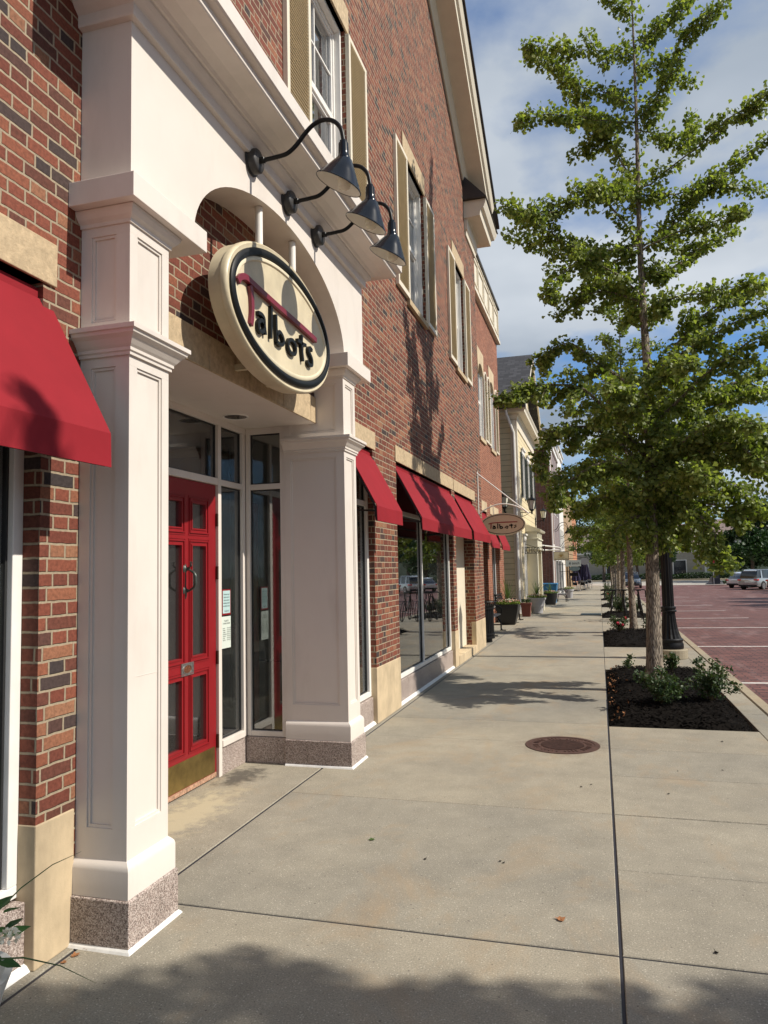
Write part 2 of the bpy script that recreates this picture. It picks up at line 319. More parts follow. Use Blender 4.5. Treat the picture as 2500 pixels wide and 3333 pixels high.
def granite_mat(name):
    m, nt, b, out = new_mat(name); p = wpos(nt)
    vo = N(nt, 'ShaderNodeTexVoronoi'); vo.inputs['Scale'].default_value = 210; wl(nt, p, vo.inputs['Vector'])
    sx_ = N(nt, 'ShaderNodeSeparateXYZ'); wl(nt, vo.outputs['Color'], sx_.inputs[0])
    c = ramp(nt, sx_.outputs[0], [(0, (.10, .075, .065)), (.3, (.26, .20, .175)), (.65, (.42, .34, .30)), (1, (.60, .53, .48))])
    c = mixc(nt, 1.0, c, ramp(nt, noise(nt, p, 5, 4), [(.3, (.85, .85, .85)), (.7, (1.1, 1.1, 1.1))]), 'MULTIPLY')
    wl(nt, c, b.inputs['Base Color']); b.inputs['Roughness'].default_value = .5; return m
def paver_mat(name):
    m, nt, b, out = new_mat(name); p = wpos(nt)
    br = N(nt, 'ShaderNodeTexBrick'); br.inputs['Scale'].default_value = 1.0; br.inputs['Brick Width'].default_value = .23; br.inputs['Row Height'].default_value = .115
    br.inputs['Mortar Size'].default_value = .012; br.inputs['Mortar Smooth'].default_value = .3; br.inputs['Bias'].default_value = 0
    br.inputs['Color1'].default_value = (.085, .032, .029, 1); br.inputs['Color2'].default_value = (.19, .074, .060, 1); br.inputs['Mortar'].default_value = (.028, .018, .018, 1)
    wob = N(nt, 'ShaderNodeVectorMath', operation='ADD'); wl(nt, p, wob.inputs[0]); ns = N(nt, 'ShaderNodeTexNoise'); ns.inputs['Scale'].default_value = 2.0; wl(nt, p, ns.inputs['Vector'])
    sc_ = N(nt, 'ShaderNodeVectorMath', operation='SCALE'); wl(nt, ns.outputs['Color'], sc_.inputs[0]); sc_.inputs['Scale'].default_value = .02; wl(nt, sc_.outputs[0], wob.inputs[1]); wl(nt, wob.outputs[0], br.inputs['Vector'])
    wear = noise(nt, mapv(nt, p, (.5, .16, 1)), 2.2, 7, .7); c = mixc(nt, ramp(nt, wear, [(.52, (0, 0, 0)), (.72, (.55, .55, .55))]), br.outputs[0], (.30, .22, .21))
    c = mixc(nt, 1.0, c, ramp(nt, noise(nt, p, 60, 3), [(.3, (.8, .8, .8)), (.7, (1.2, 1.2, 1.2))]), 'MULTIPLY')
    wl(nt, c, b.inputs['Base Color']); b.inputs['Roughness'].default_value = .8; bump(nt, b, br.outputs['Fac'], -.5, .01); return m
RED_STOPS = [(0, (.045, .036, .036)), (.07, (.066, .044, .040)), (.12, (.115, .046, .033)), (.40, (.155, .047, .031)), (.72, (.205, .064, .040)), (.91, (.235, .084, .048)), (1.0, (.28, .14, .08))]
M = {}
M['brick'] = brick_mat('red flemish brick', RED_STOPS)
M['brick_o'] = brick_mat('orange red brick', [(0, (.20, .068, .04)), (.5, (.26, .09, .052)), (1, (.32, .125, .072))], mortar=(.36, .26, .19), ls=.2, lh=.2)
M['brick_d'] = brick_mat('brown brick', [(0, (.15, .05, .03)), (.5, (.2, .068, .04)), (1, (.25, .09, .055))], mortar=(.3, .24, .2), ls=.2, lh=.2)
M['brick_g'] = brick_mat('washed grey brick', [(0, (.19, .15, .155)), (.5, (.23, .185, .19)), (1, (.27, .22, .22))], mortar=(.3, .27, .26), ls=.2, lh=.2)
M['white'] = simple('warm white paint', (.70, .64, .58), .42, var=.035, scale=1.5, bmp=.05, bscale=60, dirt=.15)
M['whitetrim'] = simple('white trim paint', (.78, .755, .71), .4, var=.05, bmp=.02)
M['cream'] = simple('cream paint', (.70, .63, .50), .5, var=.04, bmp=.03)
M['louver'] = simple('tan louver paint', (.60, .51, .36), .55, var=.06)
M['stone'] = simple('buff sandstone', (.45, .345, .215), .85, var=.22, scale=26, bmp=.8, bscale=70, coords='w')
M['cast'] = simple('smooth cast stone', (.52, .41, .265), .8, var=.14, scale=5, bmp=.2, bscale=120, dirt=.5, coords='w')
M['granite'] = granite_mat('pink brown granite')
M['red'] = simple('red door paint', (.235, .009, .013), .38, var=.05, scale=9, bmp=.03)
M['awning'] = simple('red awning canvas', (.235, .012, .019), .78, var=.10, scale=2.2, bmp=.12, bscale=350, spec=.2)
M['black'] = simple('black powder coat', (.008, .008, .009), .42, var=.2, bmp=.04, bscale=120, spec=.25)
M['blacklamp'] = simple('blue black enamel', (.006, .009, .016), .2, var=.1, bmp=.0, spec=.3)
M['iron'] = simple('weathered black plate', (.035, .033, .033), .5, var=.3, scale=30)
M['enamel'] = simple('white enamel inside', (.75, .72, .66), .35, var=.02, bmp=0)
M['bulb'] = simple('frosted bulb glass', (.62, .58, .48), .18, var=.02, bmp=0)
M['signcream'] = simple('cream sign face', (.66, .59, .43), .45, var=.05, scale=8, bmp=.02)
M['signwood'] = simple('cream painted sign rim', (.60, .52, .36), .4, var=.14, scale=5, bmp=.08, bscale=30)
M['signblack'] = simple('black sign paint', (.008, .009, .010), .42, var=.1, bmp=.03, spec=.22)
M['signred'] = simple('dark red sign letter', (.17, .016, .032), .35, var=.05, bmp=0)
M['glass'] = glass_mat('shop window glass', (.80, .83, .80), 1.0)
M['glass_up'] = glass_mat('upper window glass', (.55, .58, .6), 1.25)
M['black_seal'] = simple('black window seal', (.02, .02, .02), .5, bmp=0)
M['brass'] = simple('aged brass plate', (.30, .215, .075), .36, .85, var=.3, scale=7, bmp=.12, bscale=25)
M['bronze'] = simple('verdigris bronze', (.075, .09, .08), .4, .5, var=.35, scale=30, bmp=.1)
M['pewter'] = simple('worn pewter', (.34, .33, .32), .4, .8, var=.3, scale=60, bmp=.2)
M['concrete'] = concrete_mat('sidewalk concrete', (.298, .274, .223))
M['concrete_w'] = concrete_mat('curb concrete', (.33, .285, .21), speck=.5)
M['joint'] = simple('joint filler', (.022, .022, .03), .6, coords='w')
M['pavers'] = paver_mat('red street pavers')
M['asphalt'] = concrete_mat('far road concrete', (.40, .38, .34), speck=.2, rust=False)
M['stripe'] = simple('worn white stripe', (.62, .58, .54), .7, var=.3, scale=14, coords='w')
M['mulch'] = simple('black bark mulch', (.008, .007, .006), .95, var=.6, scale=45, bmp=.9, bscale=70, coords='w')
M['chip'] = simple('bark chips', (.007, .0055, .0045), .95, var=.6, scale=14, spec=.1)
M['ground'] = simple('far ground', (.10, .11, .06), .95, var=.3, scale=.3, coords='w')
M['bark'] = bark_mat('ginkgo bark', (.085, .065, .048), (.36, .30, .235))
M['bark_d'] = bark_mat('dark bark', (.04, .03, .022), (.13, .10, .075))
M['leaf'] = leaf_mat('ginkgo leaves', (.085, .13, .028), (.36, .41, .13), .46)
M['leaf2'] = leaf_mat('ginkgo leaves lighter', (.095, .14, .025), (.24, .29, .08), .42)
M['leaf_d'] = leaf_mat('dark maple leaves', (.012, .035, .008), (.035, .075, .016), .22)
M['leaf_rose'] = leaf_mat('rose leaves', (.030, .055, .022), (.075, .115, .045), .25)
M['grassblade'] = leaf_mat('spike leaves', (.05, .10, .03), (.13, .19, .06), .25)
M['petal_w'] = simple('white petals', (.75, .70, .55), .6, bmp=0)
M['petal_p'] = simple('pink petals', (.62, .30, .24), .6, bmp=0)
M['petal_r'] = simple('crimson petals', (.55, .02, .06), .6, bmp=0)
M['rustiron'] = simple('rusty cast iron', (.085, .043, .032), .62, .25, var=.35, scale=22, bmp=.5, bscale=60, coords='w')
M['shingle'] = None
M['porch'] = simple('ivory porch paint', (.62, .59, .47), .5, var=.04, bmp=.03)
M['gutter'] = simple('dark bronze gutter', (.028, .024, .022), .4, bmp=.03)
M['drytan'] = simple('dry brown leaf', (.30, .13, .05), .8, var=.3, bmp=.1)
M['paper'] = simple('pale paper', (.60, .66, .60), .6, var=.04, bmp=0)
M['ink'] = simple('dark ink', (.03, .03, .035), .7, bmp=0)
M['inkg'] = simple('grey ink', (.16, .18, .18), .7, bmp=0)
M['wood'] = simple('maple floor', (.50, .34, .17), .35, var=.15, scale=8)
M['interior'] = simple('shop interior wall', (.42, .39, .34), .8, var=.05, bmp=0)
M['interior_o'] = simple('shop interior orange wall', (.34, .085, .03), .7, var=.06, bmp=0)
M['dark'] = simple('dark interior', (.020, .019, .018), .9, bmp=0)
M['caulk'] = simple('white caulk', (.72, .71, .68), .6, var=.12, scale=20, bmp=.3, bscale=60, coords='w')
M['charcoal'] = simple('charcoal planter', (.010, .010, .011), .5, bmp=.06)
M['greypot'] = simple('grey planter', (.36, .35, .36), .7, var=.08, bmp=.1)
M['terracotta'] = simple('terracotta planter', (.16, .05, .035), .8, var=.15)
M['bluebin'] = simple('blue bin plastic', (.03, .17, .36), .4)
M['navy'] = simple('navy umbrella cloth', (.035, .03, .075), .8, var=.2)
M['alu'] = simple('brushed aluminium', (.62, .62, .62), .25, .9, bmp=0)
M['tile_teal'] = simple('teal utility lid', (.025, .05, .05), .4, .3)
M['yellow'] = siding_mat('yellow lap siding', (.66, .55, .34), .20)
M['green'] = siding_mat('sage lap siding', (.33, .37, .24), .22)
M['beige'] = siding_mat('beige lap siding', (.34, .31, .25), .22)
M['tanboard'] = siding_mat('tan vertical boards', (.40, .27, .15), .55, vertical=True, tone=.25, w=.22)
M['orangewall'] = simple('orange stucco brick', (.42, .18, .09), .8, coords='w')
M['shutter_g'] = simple('dark green shutter', (.045, .055, .045), .5)
M['tyre'] = simple('tyre rubber', (.015, .015, .015), .8)
M['hub'] = simple('alloy wheel', (.45, .45, .46), .3, .8)
M['carglass'] = simple('dark car glass', (.012, .014, .016), .06, 0, bmp=0, coat=.3)
M['silver'] = simple('silver car paint', (.42, .45, .47), .25, .5, var=.03, bmp=0, coat=1)
M['champagne'] = simple('champagne car paint', (.40, .36, .30), .28, .5, var=.03, bmp=0, coat=1)
M['carwhite'] = simple('white car paint', (.62, .64, .68), .25, .1, var=.03, bmp=0, coat=1)
M['slate'] = simple('slate blue car paint', (.065, .085, .11), .25, .4, var=.03, bmp=0, coat=1)
M['carred'] = simple('dark red car paint', (.2, .02, .02), .25, .3, var=.03, bmp=0, coat=1)
M['tail'] = simple('red tail lamp', (.5, .02, .02), .2, bmp=0)
M['headlamp'] = simple('clear headlamp', (.7, .72, .75), .1, bmp=0)
M['stopred'] = simple('sign red', (.42, .02, .025), .45, bmp=0)
M['cloth1'] = simple('patterned rack clothes', (.28, .34, .36), .9, var=.8, scale=30)
M['cloth2'] = simple('rose rack clothes', (.45, .13, .18), .9, var=.4, scale=30)
M['lanternglass'] = simple('frosted lantern glass', (.62, .60, .50), .3, bmp=0)
def shingle():
    m, nt, b, out = new_mat('slate grey shingles'); br = N(nt, 'ShaderNodeTexBrick'); p = wpos(nt); s = N(nt, 'ShaderNodeSeparateXYZ'); wl(nt, p, s.inputs[0])
    c = N(nt, 'ShaderNodeCombineXYZ'); wl(nt, s.outputs[0], c.inputs[0]); wl(nt, mth(nt, 'MULTIPLY', s.outputs[2], 1.75), c.inputs[1]); wl(nt, c.outputs[0], br.inputs['Vector'])
    br.inputs['Scale'].default_value = 1; br.inputs['Brick Width'].default_value = .33; br.inputs['Row Height'].default_value = .2; br.inputs['Mortar Size'].default_value = .022
    br.inputs['Color1'].default_value = (.028, .028, .032, 1); br.inputs['Color2'].default_value = (.065, .065, .072, 1); br.inputs['Mortar'].default_value = (.03, .03, .035, 1)
    wl(nt, br.outputs[0], b.inputs['Base Color']); b.inputs['Roughness'].default_value = .9; return m
M['shingle'] = shingle()
# ------------------------------------------------------------------ ground, pavement, street
def struct(name, mb, mat, **k): return tag(mb.build(name, mat, **k), kind='structure')
YS = [-12, 0, 8, 16, 22, 30, 40, 55, 70, 92]
def strip(mb, x0, x1, z, ys):                       # ribbon following the fall of the street
    for a, b in zip(ys[:-1], ys[1:]):
        mb.quad((x0 * kx(a), a, z + gz(a)), (x1 * kx(a), a, z + gz(a)), (x1 * kx(b), b, z + gz(b)), (x0 * kx(b), b, z + gz(b)))
mb = MB(); mb.quad((-600, -300, -.95), (900, -300, -.95), (900, 1500, -.95), (-600, 1500, -.95)); struct('ground', mb, M['ground'])
XJ = .02; CI, CO = 1.47, 1.88
BEDS = [(8.27, 12.7), (16.1, 19.95), (25.5, 29.0), (34.3, 38.2), (44, 48), (56.5, 61), (71, 76)]
BX0, BX1 = .03, 1.45
mb = MB()
def slab(x0, x1, y0, y1, g=.0018, th=.14):
    a, b = y0 + g, y1 - g; X0, X1 = x0 + g, x1 - g; c = .004
    vs = []
    for y in (a, b):
        for x in (X0, X1): vs.append((x * kx(y), y, -th + gz(y)))
    for y in (a, b):
        for x in (X0, X1): vs.append((x * kx(y), y, -c + gz(y)))
    for y in (a + c, b - c):
        for x in (X0 + c, X1 - c): vs.append((x * kx(y), y, gz(y)))
    fs = []
    for k in (0, 4):
        for i, j in ((0, 1), (1, 3), (3, 2), (2, 0)): fs.append((k + i, k + j, k + 4 + j, k + 4 + i))
    fs.append((8, 9, 11, 10)); mb.add(vs, fs)
def slabg(x0, x1, y0, y1, l=.0018, r=.0018, n=.0018, f=.0018): slab(x0 + l, x1 - r, y0 + n, y1 - f, .0)
# walk west of the long joint
T, TH = .0075, .002
ly = [-6, -3.2, -.2, 3.5, 5.41, 7.42, 8.36, 9.9, 11.4, 13.1, 14.9, 16.7, 18.5, 20.3, 22.0]
for a, b in zip(ly[:-1], ly[1:]):
    slabg(-2.375, XJ, a, b, l=.014, r=T if a < 9 else .003, n=T if a == 3.5 else TH, f=T if b == 3.5 else TH)
slabg(-3.8, -2.375, 3.3, 6.3, l=0, r=.006, n=TH, f=TH)
slabg(-3.2, -2.375, -6, 3.3, l=0, r=.006, n=TH, f=TH); slabg(-3.2, -2.375, 6.3, 19.4, l=0, r=.006, n=TH, f=TH)
slabg(-14, -2.375, 19.4, 22, l=0, r=.001, n=TH, f=TH)
y = 22.0
while y < 88:
    st = 2.0 if y < 50 else 4.0; slab(-2.375, XJ, y, y + st, .003); slab(-12, -2.375, y, y + st, .002); y += st
# furnishing strip east of the joint
ry = [-6, -3.0, -.2, 1.5, 3.5, 4.45, 5.41, 6.37, 7.3, BEDS[0][0]]
for a, b in zip(ry[:-1], ry[1:]):
    slabg(XJ, BX1 + .02, a, b, l=T, r=TH, n=T if a in (3.5, 5.41) else TH, f=T if b in (3.5, 5.41) else TH)
prev = BEDS[0][1]
for (a, b), nx in zip(BEDS, [q[0] for q in BEDS[1:]] + [88]):
    ym = (b + nx) / 2; slab(XJ, BX1 + .02, b, ym, .003); slab(XJ, BX1 + .02, ym, nx, .003)
y = -6
while y < 88:
    st = 1.9 if y < 30 else 4.0; slab(BX1 + .02, CI + .0, y, y + st, .0) if False else None; slab(CI, CO - .166, y, y + st, .002); y += st
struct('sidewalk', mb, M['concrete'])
mb = MB(); strip(mb, -12, CO - .01, -.16, YS); strip(mb, -2.45, BX0 - .004, -.0065, [-6, 8, 16, 22])
mb.quad((BX0 - .002, -6, -.0065), (CO - .16, -6, -.0065), (CO - .16, 8.2, -.0065), (BX0 - .002, 8.2, -.0065)); struct('pavement_bed', mb, M['joint'])
mb = MB()
y = -6.0
while y < 88:
    st = 3.0; a, b = y + .004, y + st - .004
    x0, x1 = CO - .150, CO
    vs = [];
    for q in (a, b):
        for (x, z) in ((x0, -.2), (x0, -.012), (x0 + .012, 0), (x1 - .02, 0), (x1, -.02), (x1 + .012, -.3)): vs.append((x * kx(q), q, z + gz(q)))
    mb.add(vs, [(i, i + 1, 7 + i, 6 + i) for i in range(5)] + [(0, 1, 2, 3, 4, 5), (11, 10, 9, 8, 7, 6)]); y += st
struct('curb', mb, M['concrete_w'])
mb = MB()
for a, b in zip(YS[:-1], YS[1:]):
    mb.quad((CO * kx(a) - .05, a, -.13 + gz(a)), (34, a, -.13 + gz(a)), (34, b, -.13 + gz(b)), (CO * kx(b) - .05, b, -.13 + gz(b)))
struct('road', mb, M['pavers'])
mb = MB(); mb.quad((-60, 92, -.85), (90, 92, -.85), (90, 116, -.85), (-60, 116, -.85)); struct('cross_road', mb, M['asphalt'])
mb = MB()
mb.box(-60, 90, 116.0, 118.4, -.95, -.70); struct('far_sidewalk', mb, M['concrete_w'])
mb = MB()
for y0, x1 in ((12.2, 4.7), (17.4, 4.5), (22.4, 4.6), (27.3, 4.8), (32.8, 4.9), (38.6, 5.2), (45.3, 5.4), (53, 5.7)):
    z = -.126; x0 = CO * kx(y0) + .07; w = .055
    for i in range(8):
        xa, xb = x0 + (x1 - x0) * i / 8, x0 + (x1 - x0) * (i + 1) / 8; mb.quad((xa, y0 + .09 * xa - w, z + gz(y0)), (xb, y0 + .09 * xb - w, z + gz(y0)), (xb, y0 + .09 * xb + w, z + gz(y0)), (xa, y0 + .09 * xa + w, z + gz(y0)))
struct('road_markings', mb, M['stripe'])

# ------------------------------------------------------------------ the main brick shop building
WX = -2.42
bld = thing('brick_shop_building', 'large red brick shop building with white portico, shuttered upper windows and a raking gable cornice', 'building', (-2.5, 6, 0))
LTOP, LBOT = 3.265, 3.06
bays = [(.75, 2.77, .30, LBOT, .16), (7.0, 7.96, .30, LBOT, .16), (8.97, 12.62, .30, LBOT, .16), (12.93, 14.87, 0.0, LBOT, .24)]
GY = 16.13
def rake(y): return 9.30 + .55 * (15.9 - y) if y > 7.6 else 9.30 + .55 * (15.9 - 7.6) - .55 * (7.6 - y)
holes = [(a, b, 0.0, LBOT, q) for a, b, _, _, q in bays] + [(3.30, 6.19, 0.0, 3.03, .30)]
upw = [(6.10, 7.24), (9.80, 10.98), (13.42, 14.50)]
uh = [(a, b, 5.46, 7.56, .16) for a, b in upw]
mb = MB()
# rusticated stone foot and brick above on each pier: brick wall starts at .61 in the piers
wallX(mb, WX, -1.0, GY, 0.0, 9.30, holes + uh, .16)
# gable
pts = [(-1.0, 9.30), (GY, 9.30), (GY, rake(GY) if GY < 15.9 else 9.30), (15.9, rake(15.9)), (7.6, rake(7.6)), (-1.0, rake(-1.0))]
mb.add([(WX, 15.9, 9.30), (WX, 7.6, rake(7.6)), (WX, -1.0, rake(-1.0)), (WX, -1.0, 9.30)], [(0, 1, 2, 3)])
mb.quad((WX, GY, 0), (-12, GY, 0), (-12, GY, 9.3), (WX, GY, 9.3)); mb.quad((-12, -1.0, 0), (WX, -1.0, 0), (WX, -1.0, 9.3), (-12, -1.0, 9.3))
mb.build('wall', M['brick'], bld)
# stone feet, 6 mm proud
for (a, b), lab in (((2.77, 3.012), 'cast stone foot beside the near pilaster'), ((7.96, 8.97), 'cast stone foot of the middle pier'), ((12.62, 12.93), 'narrow cast stone foot'), ((14.87, 16.13), 'cast stone foot of the corner pier')):
    mb = MB(); x1 = WX + .006; mb.box(WX - (.10 if a < 3 or a == 7.96 else .09), x1, a - .004, b + .004, 0, .612); mb.build('foot_stone', M['cast'], bld, bevel=.006, label=lab)
# lintels of sandstone blocks
def lintel(cuts, z0, z1, x0=WX - .1, x1=WX + .014, mat='stone', name='lintel'):
    mb = MB()
    for a, b in zip(cuts[:-1], cuts[1:]): mb.box(x0, x1, a + .0035, b - .0035, z0, z1)
    mb.build(name, M[mat], bld, bevel=.004)
lintel([.3, 1.2, 2.1, 2.85], LBOT, LTOP); lintel([6.80, 7.3, 8.04], LBOT, LTOP); lintel([8.92, 9.35, 10.35, 11.4, 12.3, 12.76], LBOT, LTOP); lintel([12.80, 14.0, 14.62, 15.13], LBOT, LTOP)
lintel([3.31, 3.72, 4.27, 4.86, 5.47, 6.06, 6.19], 3.03, LTOP)
# upper windows
def upper_window(a, b, z0, z1, Xr, par, muntin=True):
    fr = MB(); w = .055; frameX(fr, Xr - .04, Xr + .02, a, b, z0, z1, w, .07)
    zm = (z0 + z1) / 2; fr.box(Xr - .03, Xr + .012, a + w, b - w, zm - .028, zm + .028)
    frameX(fr, Xr - .035, Xr + .004, a + w, b - w, zm + .028, z1 - w, .03); frameX(fr, Xr - .045, Xr - .008, a + w, b - w, z0 + .07, zm - .028, .03)
    fr.box(Xr + .0205, Xr + .085, a - .018, a + .022, z0, z1 + .012); fr.box(Xr + .0205, Xr + .085, b - .022, b + .018, z0, z1 + .012); fr.box(Xr + .0205, Xr + .085, a + .022, b - .022, z1 - .02, z1 + .012)
    f = fr.build('window', M['whitetrim'], par, bevel=.004)
    s = MB(); A, B_ = a + w + .03, b - w - .03
    if muntin:
        for c, d in ((zm + .058, z1 - w - .03),):
            s.box(Xr - .026, Xr - .004, (A + B_) / 2 - .011, (A + B_) / 2 + .011, c, d)
            q = (c + d) / 2; s.box(Xr - .024, Xr - .006, A, B_, q - .010, q + .010)
        s.build('muntin', M['whitetrim'], f)
    g = MB(); g.quad((Xr - .02, A, zm + .05), (Xr - .02, B_, zm + .05), (Xr - .02, B_, z1 - w - .02), (Xr - .02, A, z1 - w - .02))
    g.quad((Xr - .03, A, z0 + .1), (Xr - .03, B_, z0 + .1), (Xr - .03, B_, zm - .05), (Xr - .03, A, zm - .05)); g.build('pane', M['glass_up'], f)
    bl = MB(); n = 22
    for i in range(n):
        z = zm + .08 + (z1 - zm - .18) * i / n; bl.box(Xr - .09, Xr - .075, a + w, b - w, z, z + (z1 - zm - .18) / n * .8)
    bl.build('blind', M['whitetrim'], f)
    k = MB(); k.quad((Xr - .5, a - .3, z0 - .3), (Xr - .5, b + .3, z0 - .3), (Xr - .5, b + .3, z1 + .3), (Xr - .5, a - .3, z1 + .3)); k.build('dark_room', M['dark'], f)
    k = MB(); k.quad((Xr - .07, a + w, z0 + .1), (Xr - .07, b - w, z0 + .1), (Xr - .07, b - w, zm - .02), (Xr - .07, a + w, zm - .02)); k.build('insect_screen', M['greypot'], f)
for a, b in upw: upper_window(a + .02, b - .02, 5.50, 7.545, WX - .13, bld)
for a, b in ((6.02, 7.32), (9.66, 11.02), (13.30, 14.56)):
    mb = MB(); mb.box(WX - .12, WX + .02, a, b, 7.56, 7.845); mb.build('lintel', M['stone'], bld, bevel=.004)
    mb = MB(); mb.box(WX - .12, WX + .05, a + .1, b - .1, 5.37, 5.455); mb.build('window_sill', M['stone'], bld, bevel=.004)
def shutter(a, b, z0, z1, x0, par, mat='cream', lmat='louver', arch=False, pitch=.035):
    f = MB(); w = .055; t = .045
    if arch:
        n = 8; c = (a + b) / 2; r = (b - a) / 2; poly = [(a, z0), (b, z0), (b, z1 - r)] + [(c + r * math.cos(PI * i / n), z1 - r + r * math.sin(PI * i / n)) for i in range(1, n)] + [(a, z1 - r)]
        r2 = r - w; inner = [(a + w, z0 + w), (b - w, z0 + w), (b - w, z1 - r)] + [(c + r2 * math.cos(PI * i / n), z1 - r + r2 * math.sin(PI * i / n)) for i in range(1, n)] + [(a + w, z1 - r)]
        N_ = len(poly); rings = [[(x0, *p) for p in poly], [(x0 + t, *p) for p in poly], [(x0 + t, *p) for p in inner], [(x0, *p) for p in inner]]
        f.loft(rings + [rings[0]], cap=False); top = z1 - r
    else:
        frameX(f, x0, x0 + t, a, b, z0, z1, w, w * 1.3); top = z1 - w
    s = f.build('shutter', M[mat], par, bevel=.003)
    l = MB(); z = z0 + w * 1.3; wd = a + w; we = b - w
    while z < top - .01:
        l.add([(x0 + .012, wd, z + pitch * .75), (x0 + .038, wd, z), (x0 + .038, we, z), (x0 + .012, we, z + pitch * .75), (x0 + .006, wd, z + pitch * .66), (x0 + .030, wd, z - .006), (x0 + .030, we, z - .006), (x0 + .006, we, z + pitch * .66)],
              [(0, 1, 2, 3), (7, 6, 5, 4), (1, 5, 6, 2)]); z += pitch
    l.quad((x0 + .004, wd, z0 + w), (x0 + .004, we, z0 + w), (x0 + .004, we, top), (x0 + .004, wd, top)); l.build('louver', M[lmat], s)
for a, b in ((5.55, 6.11), (7.235, 7.875), (9.17, 9.80), (10.97, 11.57), (12.78, 13.42), (14.47, 15.09)):
    shutter(a, b, 5.45, 7.52, WX + .004, bld)
# raking cornice: profile swept along the rake on both slopes, then the return with its little dark roof
prof = [(0, -.42), (.03, -.42), (.05, -.36), (.09, -.30), (.10, -.22), (.42, -.20), (.43, -.10), (.47, -.08), (.50, .0), (.52, .06), (0, .08)]
def rk(y, dz): return rake(y) + dz
mb = MB()
for ya, yb in ((15.93, 7.6), (7.6, -1.0)): mb.loft([[(WX + o, y_, rk(y_, z + .30)) for o, z in prof] for y_ in (ya, yb)])
mb.build('raking_cornice', M['cream'], bld, bevel=.004)
mb = MB()
for ya, yb in ((16.45, 7.6), (7.6, -1.2)):
    r0 = lambda y_: 9.30 + .55 * (15.9 - y_) if y_ >= 7.6 else rake(y_)
    mb.loft([[(x_, y_, r0(y_) + z_) for x_, z_ in ((-9, .385), (-1.86, .385), (-1.86, .45), (-9, .45))] for y_ in (ya, yb)])
mb.build('roof', M['gutter'], bld)
mb = MB()
rp = [(0, 8.66), (.03, 8.66), (.04, 8.74), (.07, 8.77), (.07, 8.98), (.12, 9.00), (.34, 9.02), (.36, 9.15), (.42, 9.18), (.47, 9.3), (.47, 9.36)]
rings = []
for o, z in rp: rings.append([(WX, 14.98 - min(o, .1), z), (WX + o, 14.98 - min(o, .1), z), (WX + o, 16.15 + o, z), (WX - .3, 16.15 + o, z)])
mb.loft(rings, cap=False, closed=False); o, z = rp[-1]; mb.quad((WX, 14.88, z), (WX + o, 14.88, z), (WX + o, 16.6, z), (WX - .3, 16.6, z)); mb.build('cornice_return', M['cream'], bld, bevel=.004)
mb = MB(); mb.add([(WX, 14.80, 9.365), (WX + .5, 14.80, 9.365), (WX + .5, 16.66, 9.365), (WX, 16.66, 9.365), (WX, 14.80, 9.86), (WX, 16.6, 9.60), (WX + .05, 14.80, 9.86)],
    [(0, 3, 2, 1), (0, 1, 6, 4), (1, 2, 5, 6), (4, 6, 5), (2, 3, 5)]); mb.build('return_roof', M['gutter'], bld)
# ---- street windows of the shop
def shopwin(a, b, Xr, muls, par, z0=.30, z1=LBOT, trans=2.44):
    w = .06; fr = MB(); frameX(fr, Xr - .05, Xr + .035, a, b, z0, z1, w, .055)
    for y_ in muls: fr.box(Xr - .045, Xr + .028, y_ - .024, y_ + .024, z0 + .055, z1 - w)
    ys_ = [a + w] + [q for m_ in muls for q in (m_ - .024, m_ + .024)] + [b - w]
    for p_, q_ in zip(ys_[::2], ys_[1::2]): fr.box(Xr - .043, Xr + .026, p_, q_, trans - .03, trans + .03)
    f = fr.build('shop_window', M['whitetrim'], par, bevel=.004)
    for p_, q_ in zip(ys_[::2], ys_[1::2]):
        for c_, d_ in ((z0 + .055, trans - .03), (trans + .03, z1 - w)):
            s = MB(); frameX(s, Xr - .02, Xr + .006, p_, q_, c_, d_, .013); s.build('seal', M['black_seal'], f)
            g = MB(); g.box(Xr - .012, Xr - .006, p_ + .012, q_ - .012, c_ + .012, d_ - .012); g.build('pane', M['glass'], f)
for a, b, z0, z1, q in bays[:3]:
    mb = MB(); mb.box(WX - .4, WX - .045, a + .002, b - .002, 0, .288); mb.build('granite_base', M['granite'], bld, bevel=.006)
    mb = MB(); mb.prism([(WX - .045, 0), (WX - .012, 0), (WX - .030, .022), (WX - .045, .03)], lambda p, t: (p[0], t, p[1]), a + .003, b - .003); mb.build('caulk_line', M['caulk'], bld)
shopwin(.75, 2.77, WX - .125, [1.5], bld); shopwin(7.0, 7.96, WX - .10, [], bld); shopwin(8.97, 12.62, WX - .10, [10.6, ], bld)
# third bay: blank cream infill panel over a low stone step
mb = MB(); mb.box(WX - .26, WX - .20, 12.935, 14.865, .16, LBOT); mb.build('infill_panel', M['cream'], bld)
mb = MB(); mb.box(WX - .3, WX + .012, 12.94, 14.86, 0, .155); mb.build('stone_step', M['cast'], bld, bevel=.006)
# ---- interior seen through the glass
mb = MB()
mb.box(-9, WX - .4, .2, 3.3, -.06, .004); mb.box(-9, -3.25, 3.3, 6.3, -.06, .006); mb.box(-9, WX - .4, 6.3, 13.0, -.06, .004); mb.build('shop_floor', M['wood'], bld)
mb = MB(); mb.quad((-7.4, -1, 0), (-7.4, 16, 0), (-7.4, 16, 3.4), (-7.4, -1, 3.4)); mb.quad((-2.6, -1, 3.3), (-2.6, 16, 3.3), (-7.4, 16, 3.3), (-7.4, -1, 3.3))
mb.quad((-7.4, 13.2, 0), (-2.7, 13.2, 0), (-2.7, 13.2, 3.3), (-7.4, 13.2, 3.3)); mb.build('interior_wall', M['interior'], bld)
mb = MB(); mb.box(-3.9, -3.82, 6.5, 7.9, .01, 2.5); mb.box(-5.6, -4.2, 8.3, 8.38, .01, 2.4); mb.build('interior_partition', M['interior_o'], bld)
